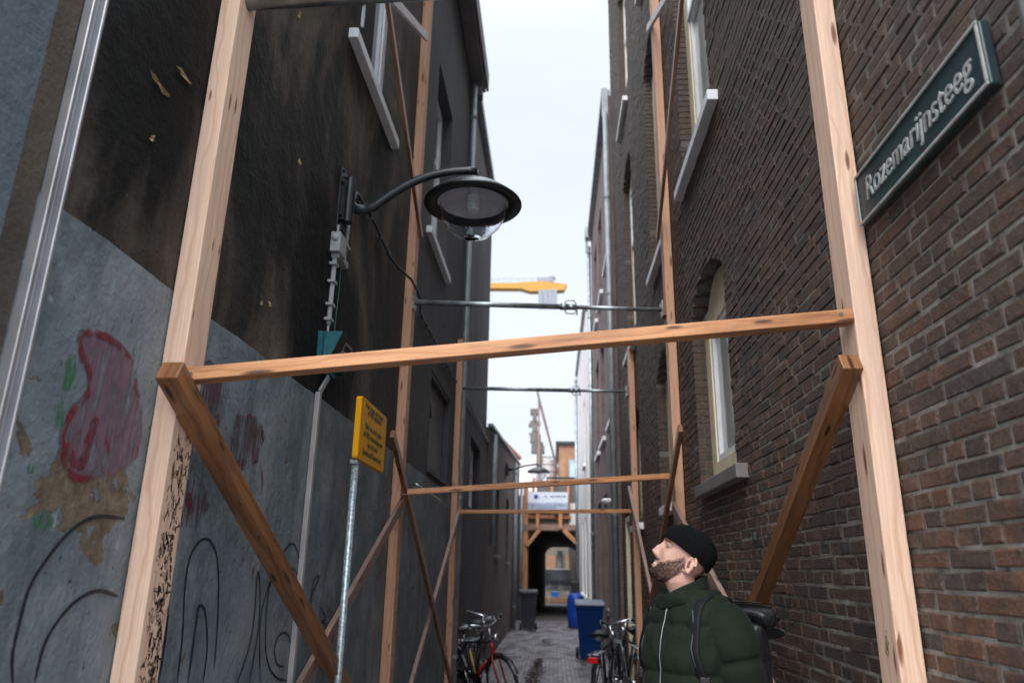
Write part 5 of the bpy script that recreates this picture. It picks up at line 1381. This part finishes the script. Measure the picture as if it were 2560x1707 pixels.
# jacket
def lerp_rows(rs, z):
    for i in range(len(rs)-1):
        if rs[i][0] <= z <= rs[i+1][0]:
            t = (z-rs[i][0])/(rs[i+1][0]-rs[i][0]); return [rs[i][k]+(rs[i+1][k]-rs[i][k])*t for k in range(1, len(rs[i]))]
    return list(rs[-1][1:])
jr = [(.78, .145, .135, .165), (.84, .16, .145, .175), (1.0, .165, .145, .18), (1.2, .165, .14, .18), (1.33, .16, .14, .18), (1.42, .143, .135, .172), (1.48, .118, .12, .15), (1.52, .092, .105, .12), (1.56, .078, .09, .095)]
def puff(z, seams=(.78, .94, 1.10, 1.27, 1.435, 1.60), A=.017):
    for a, b in zip(seams, seams[1:]):
        if a <= z <= b: t = (z-a)/(b-a); return A*(1-abs(2*t-1)**5)
    return 0
q = MB(); zs = [.78+.0065*i for i in range(121)]; NT3 = 80
for z in zs:
    fr, bk_, w = lerp_rows(jr, z); pf = puff(z)
    for k in range(NT3):
        th = 2*math.pi*k/NT3; c, s = math.cos(th), math.sin(th); a = fr if c > 0 else bk_
        sdist = min(abs(z-v) for v in (.94, 1.10, 1.27, 1.435)); pk = math.exp(-(sdist/.03)**2)
        p = T(0, 0, z); wr = pk*.0045*mnoise.noise(Vector((c*22, s*22, z*7))) + mnoise.noise(Vector((c*5, s*5, z*14)))*.006 + mnoise.noise(Vector((c*16, s*16, z*26)))*.0025
        rr = pf*(.55 if abs(th) < .08 or th > 6.2 else 1) + wr
        q.v.append(T((a+rr)*math.copysign(abs(c)**.9, c), (w+rr)*math.copysign(abs(s)**.9, s), z))
for i in range(len(zs)-1):
    for k in range(NT3): k2 = (k+1) % NT3; q.f.append((i*NT3+k, i*NT3+k2, (i+1)*NT3+k2, (i+1)*NT3+k)); q.uv.append([(0, 0)]*4)
q.f.append(tuple(reversed(range(NT3)))); q.uv.append([(0, 0)]*NT3); q.f.append(tuple((len(zs)-1)*NT3+k for k in range(NT3))); q.uv.append([(0, 0)]*NT3)
for s in (1, -1):        # sleeves
    P0 = limb(s); out = []
    for i in range(len(P0)-1):
        p0 = P0[max(0, i-1)]; p1 = P0[i]; p2 = P0[i+1]; p3 = P0[min(len(P0)-1, i+2)]
        for k in range(14):
            t = k/14; out.append(.5*((2*p1)+(-p0+p2)*t+(2*p0-5*p1+4*p2-p3)*t*t+(-p0+3*p1-3*p2+p3)*t**3))
    rs = [(0, .082), (.2, .090), (.45, .080), (.62, .078), (.8, .070), (1, .05)]; rad = []
    L_ = [0]
    for i in range(1, len(out)): L_.append(L_[-1]+(out[i]-out[i-1]).length)
    tot = L_[-1]
    for i in range(len(out)):
        t = L_[i]/tot; r = lerp_rows(rs, min(.9999, t))[0]
        ph = (L_[i]-.185)/.15; fr_ = ph-math.floor(ph); r += .017*(1-abs(2*fr_-1)**6)-.011; rad.append(r+mnoise.noise(Vector((i*.35, s, 0)))*.004)
    q.tube(out, rad, 36)
jk = q.build('jacket', M['jacket'], man); remesh(jk, .004, 0)
# collar
q = MB(); CN = Vector((hc0.x, 3.02, 0)); NC = 48
cfr = Vector((.498, 3.03, 0)); prof = [(0, 1.0, 1.10), (.25, 1.08, 1.13), (.55, 1.10, 1.10), (.9, 1.0, 1.0), (1.0, .95, .95), (.97, .88, .88), (.7, .86, .86), (.3, .9, .9)]
for (t, kx, ky) in prof:
    for k in range(NC):
        th = 2*math.pi*k/NC; d = math.cos(th)      # d = 1 towards -x (front)
        zb = 1.515-.03*d; zt = 1.578-.034*d - .010*max(0, math.cos(th-R(35)))**8
        fold = .004*math.sin(th*5+t*5)+mnoise.noise(Vector((math.cos(th)*3, math.sin(th)*3, t*3)))*.006
        q.v.append(cfr + Vector((-d*(.094*kx+fold), -math.sin(th)*(.088*ky+fold), zb+(zt-zb)*t)))
for i in range(len(prof)-1):
    for k in range(NC): k2 = (k+1) % NC; q.f.append((i*NC+k, i*NC+k2, (i+1)*NC+k2, (i+1)*NC+k)); q.uv.append([(0, 0)]*4)
q.build('collar', M['jacket'], man, smooth=True, subsurf=1)
q = MB(); zp = []
for z in [1.505, 1.48, 1.45, 1.42, 1.38, 1.33, 1.28, 1.22, 1.15, 1.0, .9, .8]:
    fr, _, _ = lerp_rows(jr, z); zp.append(T(fr+puff(z)*.6+.004, .004, z))
q.tube(zp, .0018, 8); q.tube([T(.118, .01, 1.535), T(.121, .012, 1.515)], .004, 8); q.build('zip', M['galv'], man, smooth=True)
# trousers, shoes
q = MB(); q.tube([T(0, 0, .92), T(0, 0, .80)], [.13, .14], 24, flat=1.25, ref=tuple(TF))
for s in (1, -1): q.tube([T(0, s*.085, .84), T(.015, s*.10, .50), T(0, s*.105, .08)], [.10, .075, .065], 24)
jn = q.build('trousers', M['jeans'], man); remesh(jn, .008, 2)
for s in (1, -1):
    q = MB(); q.tube([T(-.08, s*.105, .05), T(-.05, s*.105, .058), T(.06, s*.11, .055), T(.14, s*.115, .042), T(.185, s*.118, .032)], [.03, .045, .045, .038, .018], 18, flat=.9)
    q.box(0, 0, 0, 0, 0, 0) if False else None
    q.build('shoe', M['blackplastic'], man, smooth=True)
# backpack: carried, so a thing of its own
bp = thing('backpack', T(-.24, 0, 1.2), 'black roll-top backpack worn by the man in the green jacket', 'backpack')
q = MB(); rr = [(.92, .05, .11), (.95, .07, .13), (1.1, .075, .135), (1.3, .07, .135), (1.37, .06, .135), (1.42, .045, .14), (1.445, .03, .14)]
NB = 40
for z, hd_, hw in rr:
    for k in range(NB):
        th = 2*math.pi*k/NB; c, s = math.cos(th), math.sin(th); w_ = mnoise.noise(Vector((c*3, s*3, z*9)))*.012
        q.v.append(T(-.245+(hd_+w_)*math.copysign(abs(c)**.55, c), (hw+w_)*math.copysign(abs(s)**.55, s), z))
for i in range(len(rr)-1):
    for k in range(NB): k2 = (k+1) % NB; q.f.append((i*NB+k, i*NB+k2, (i+1)*NB+k2, (i+1)*NB+k)); q.uv.append([(0, 0)]*4)
q.f.append(tuple(reversed(range(NB)))); q.uv.append([(0, 0)]*NB); q.f.append(tuple((len(rr)-1)*NB+k for k in range(NB))); q.uv.append([(0, 0)]*NB)
q.build('body', M['bag'], bp, smooth=True, subsurf=1)
q = MB(); rp = []; nR = 24          # rolled and buckled top
for i in range(15):
    l = -.175+.35*i/14
    for k in range(nR):
        th = 2*math.pi*k/nR; e = 1 if 0 < i < 14 else .55
        r = (.040+.010*mnoise.noise(Vector((l*14, math.cos(th)*1.5, math.sin(th)*1.5)))+.005*math.sin(th*3+l*9))*e
        q.v.append(T(-.262+r*1.25*math.cos(th), l, 1.458+r*.95*math.sin(th)))
for i in range(14):
    for k in range(nR): k2 = (k+1) % nR; q.f.append((i*nR+k, i*nR+k2, (i+1)*nR+k2, (i+1)*nR+k)); q.uv.append([(0, 0)]*4)
q.f.append(tuple(reversed(range(nR)))); q.uv.append([(0, 0)]*nR); q.f.append(tuple(14*nR+k for k in range(nR))); q.uv.append([(0, 0)]*nR)
q.build('rolled_top', M['bag'], bp, smooth=True, subsurf=1)
q = MB(); prev = None
for i, (f, z) in enumerate(((-.24, 1.51), (-.30, 1.505), (-.36, 1.475), (-.41, 1.425), (-.43, 1.365))):
    w_ = .155-.012*i; cur = (T(f, -w_, z-.004*i), T(f, w_, z))
    if prev: q.quad(prev[0], cur[0], cur[1], prev[1])
    prev = cur
fl = q.build('flap', M['bag'], bp, smooth=True); so = fl.modifiers.new('s', 'SOLIDIFY'); so.thickness = .008; so = fl.modifiers.new('b', 'SUBSURF'); so.levels = 1; so.render_levels = 2
for s in (1, -1):
    path = [T(-.165, s*.085, 1.44), T(-.12, s*.095, 1.515), T(-.04, s*.10, 1.548), T(.04, s*.105, 1.538), T(.105, s*.112, 1.49), T(.150, s*.122, 1.43), T(.176, s*.13, 1.36), T(.174, s*.142, 1.30), T(.145, s*.16, 1.25), T(.07, s*.175, 1.19), T(-.1, s*.15, 1.08), T(-.17, s*.12, 1.02)]
    for i_ in range(3, 10):
        p_ = path[i_]-TC; l_, z_ = p_.dot(TL), p_.z; fr, _, w = lerp_rows(jr, z_); w2 = w+puff(z_); fe = (fr+puff(z_))*max(.0, 1-(l_/w2)**2)**.46
        path[i_] = T(min(p_.dot(TF), fe+.006), l_*1.0, z_)
    q = MB(); q.tube(path, [.028, .03, .031, .031, .03, .028, .027, .026, .018, .013, .013, .013], 14, flat=.28, ref=tuple(TL)); st_ = q.build('strap', M['strapm'], bp, smooth=True, subsurf=1)
    q = MB(); q.tube([p+(TF*.006+TL*.004) for p in path[4:8]], .0028, 8, flat=.6, ref=tuple(TL)); q.build('piping', plain('strap_piping', (.05, .075, .085), .5), st_, smooth=True)
    q = MB(); c = path[8]; q.box(c.x-.018, c.x+.018, c.y-.012, c.y+.012, c.z-.02, c.z+.02); q.build('buckle', M['blackplastic'], st_, bevel=.004)
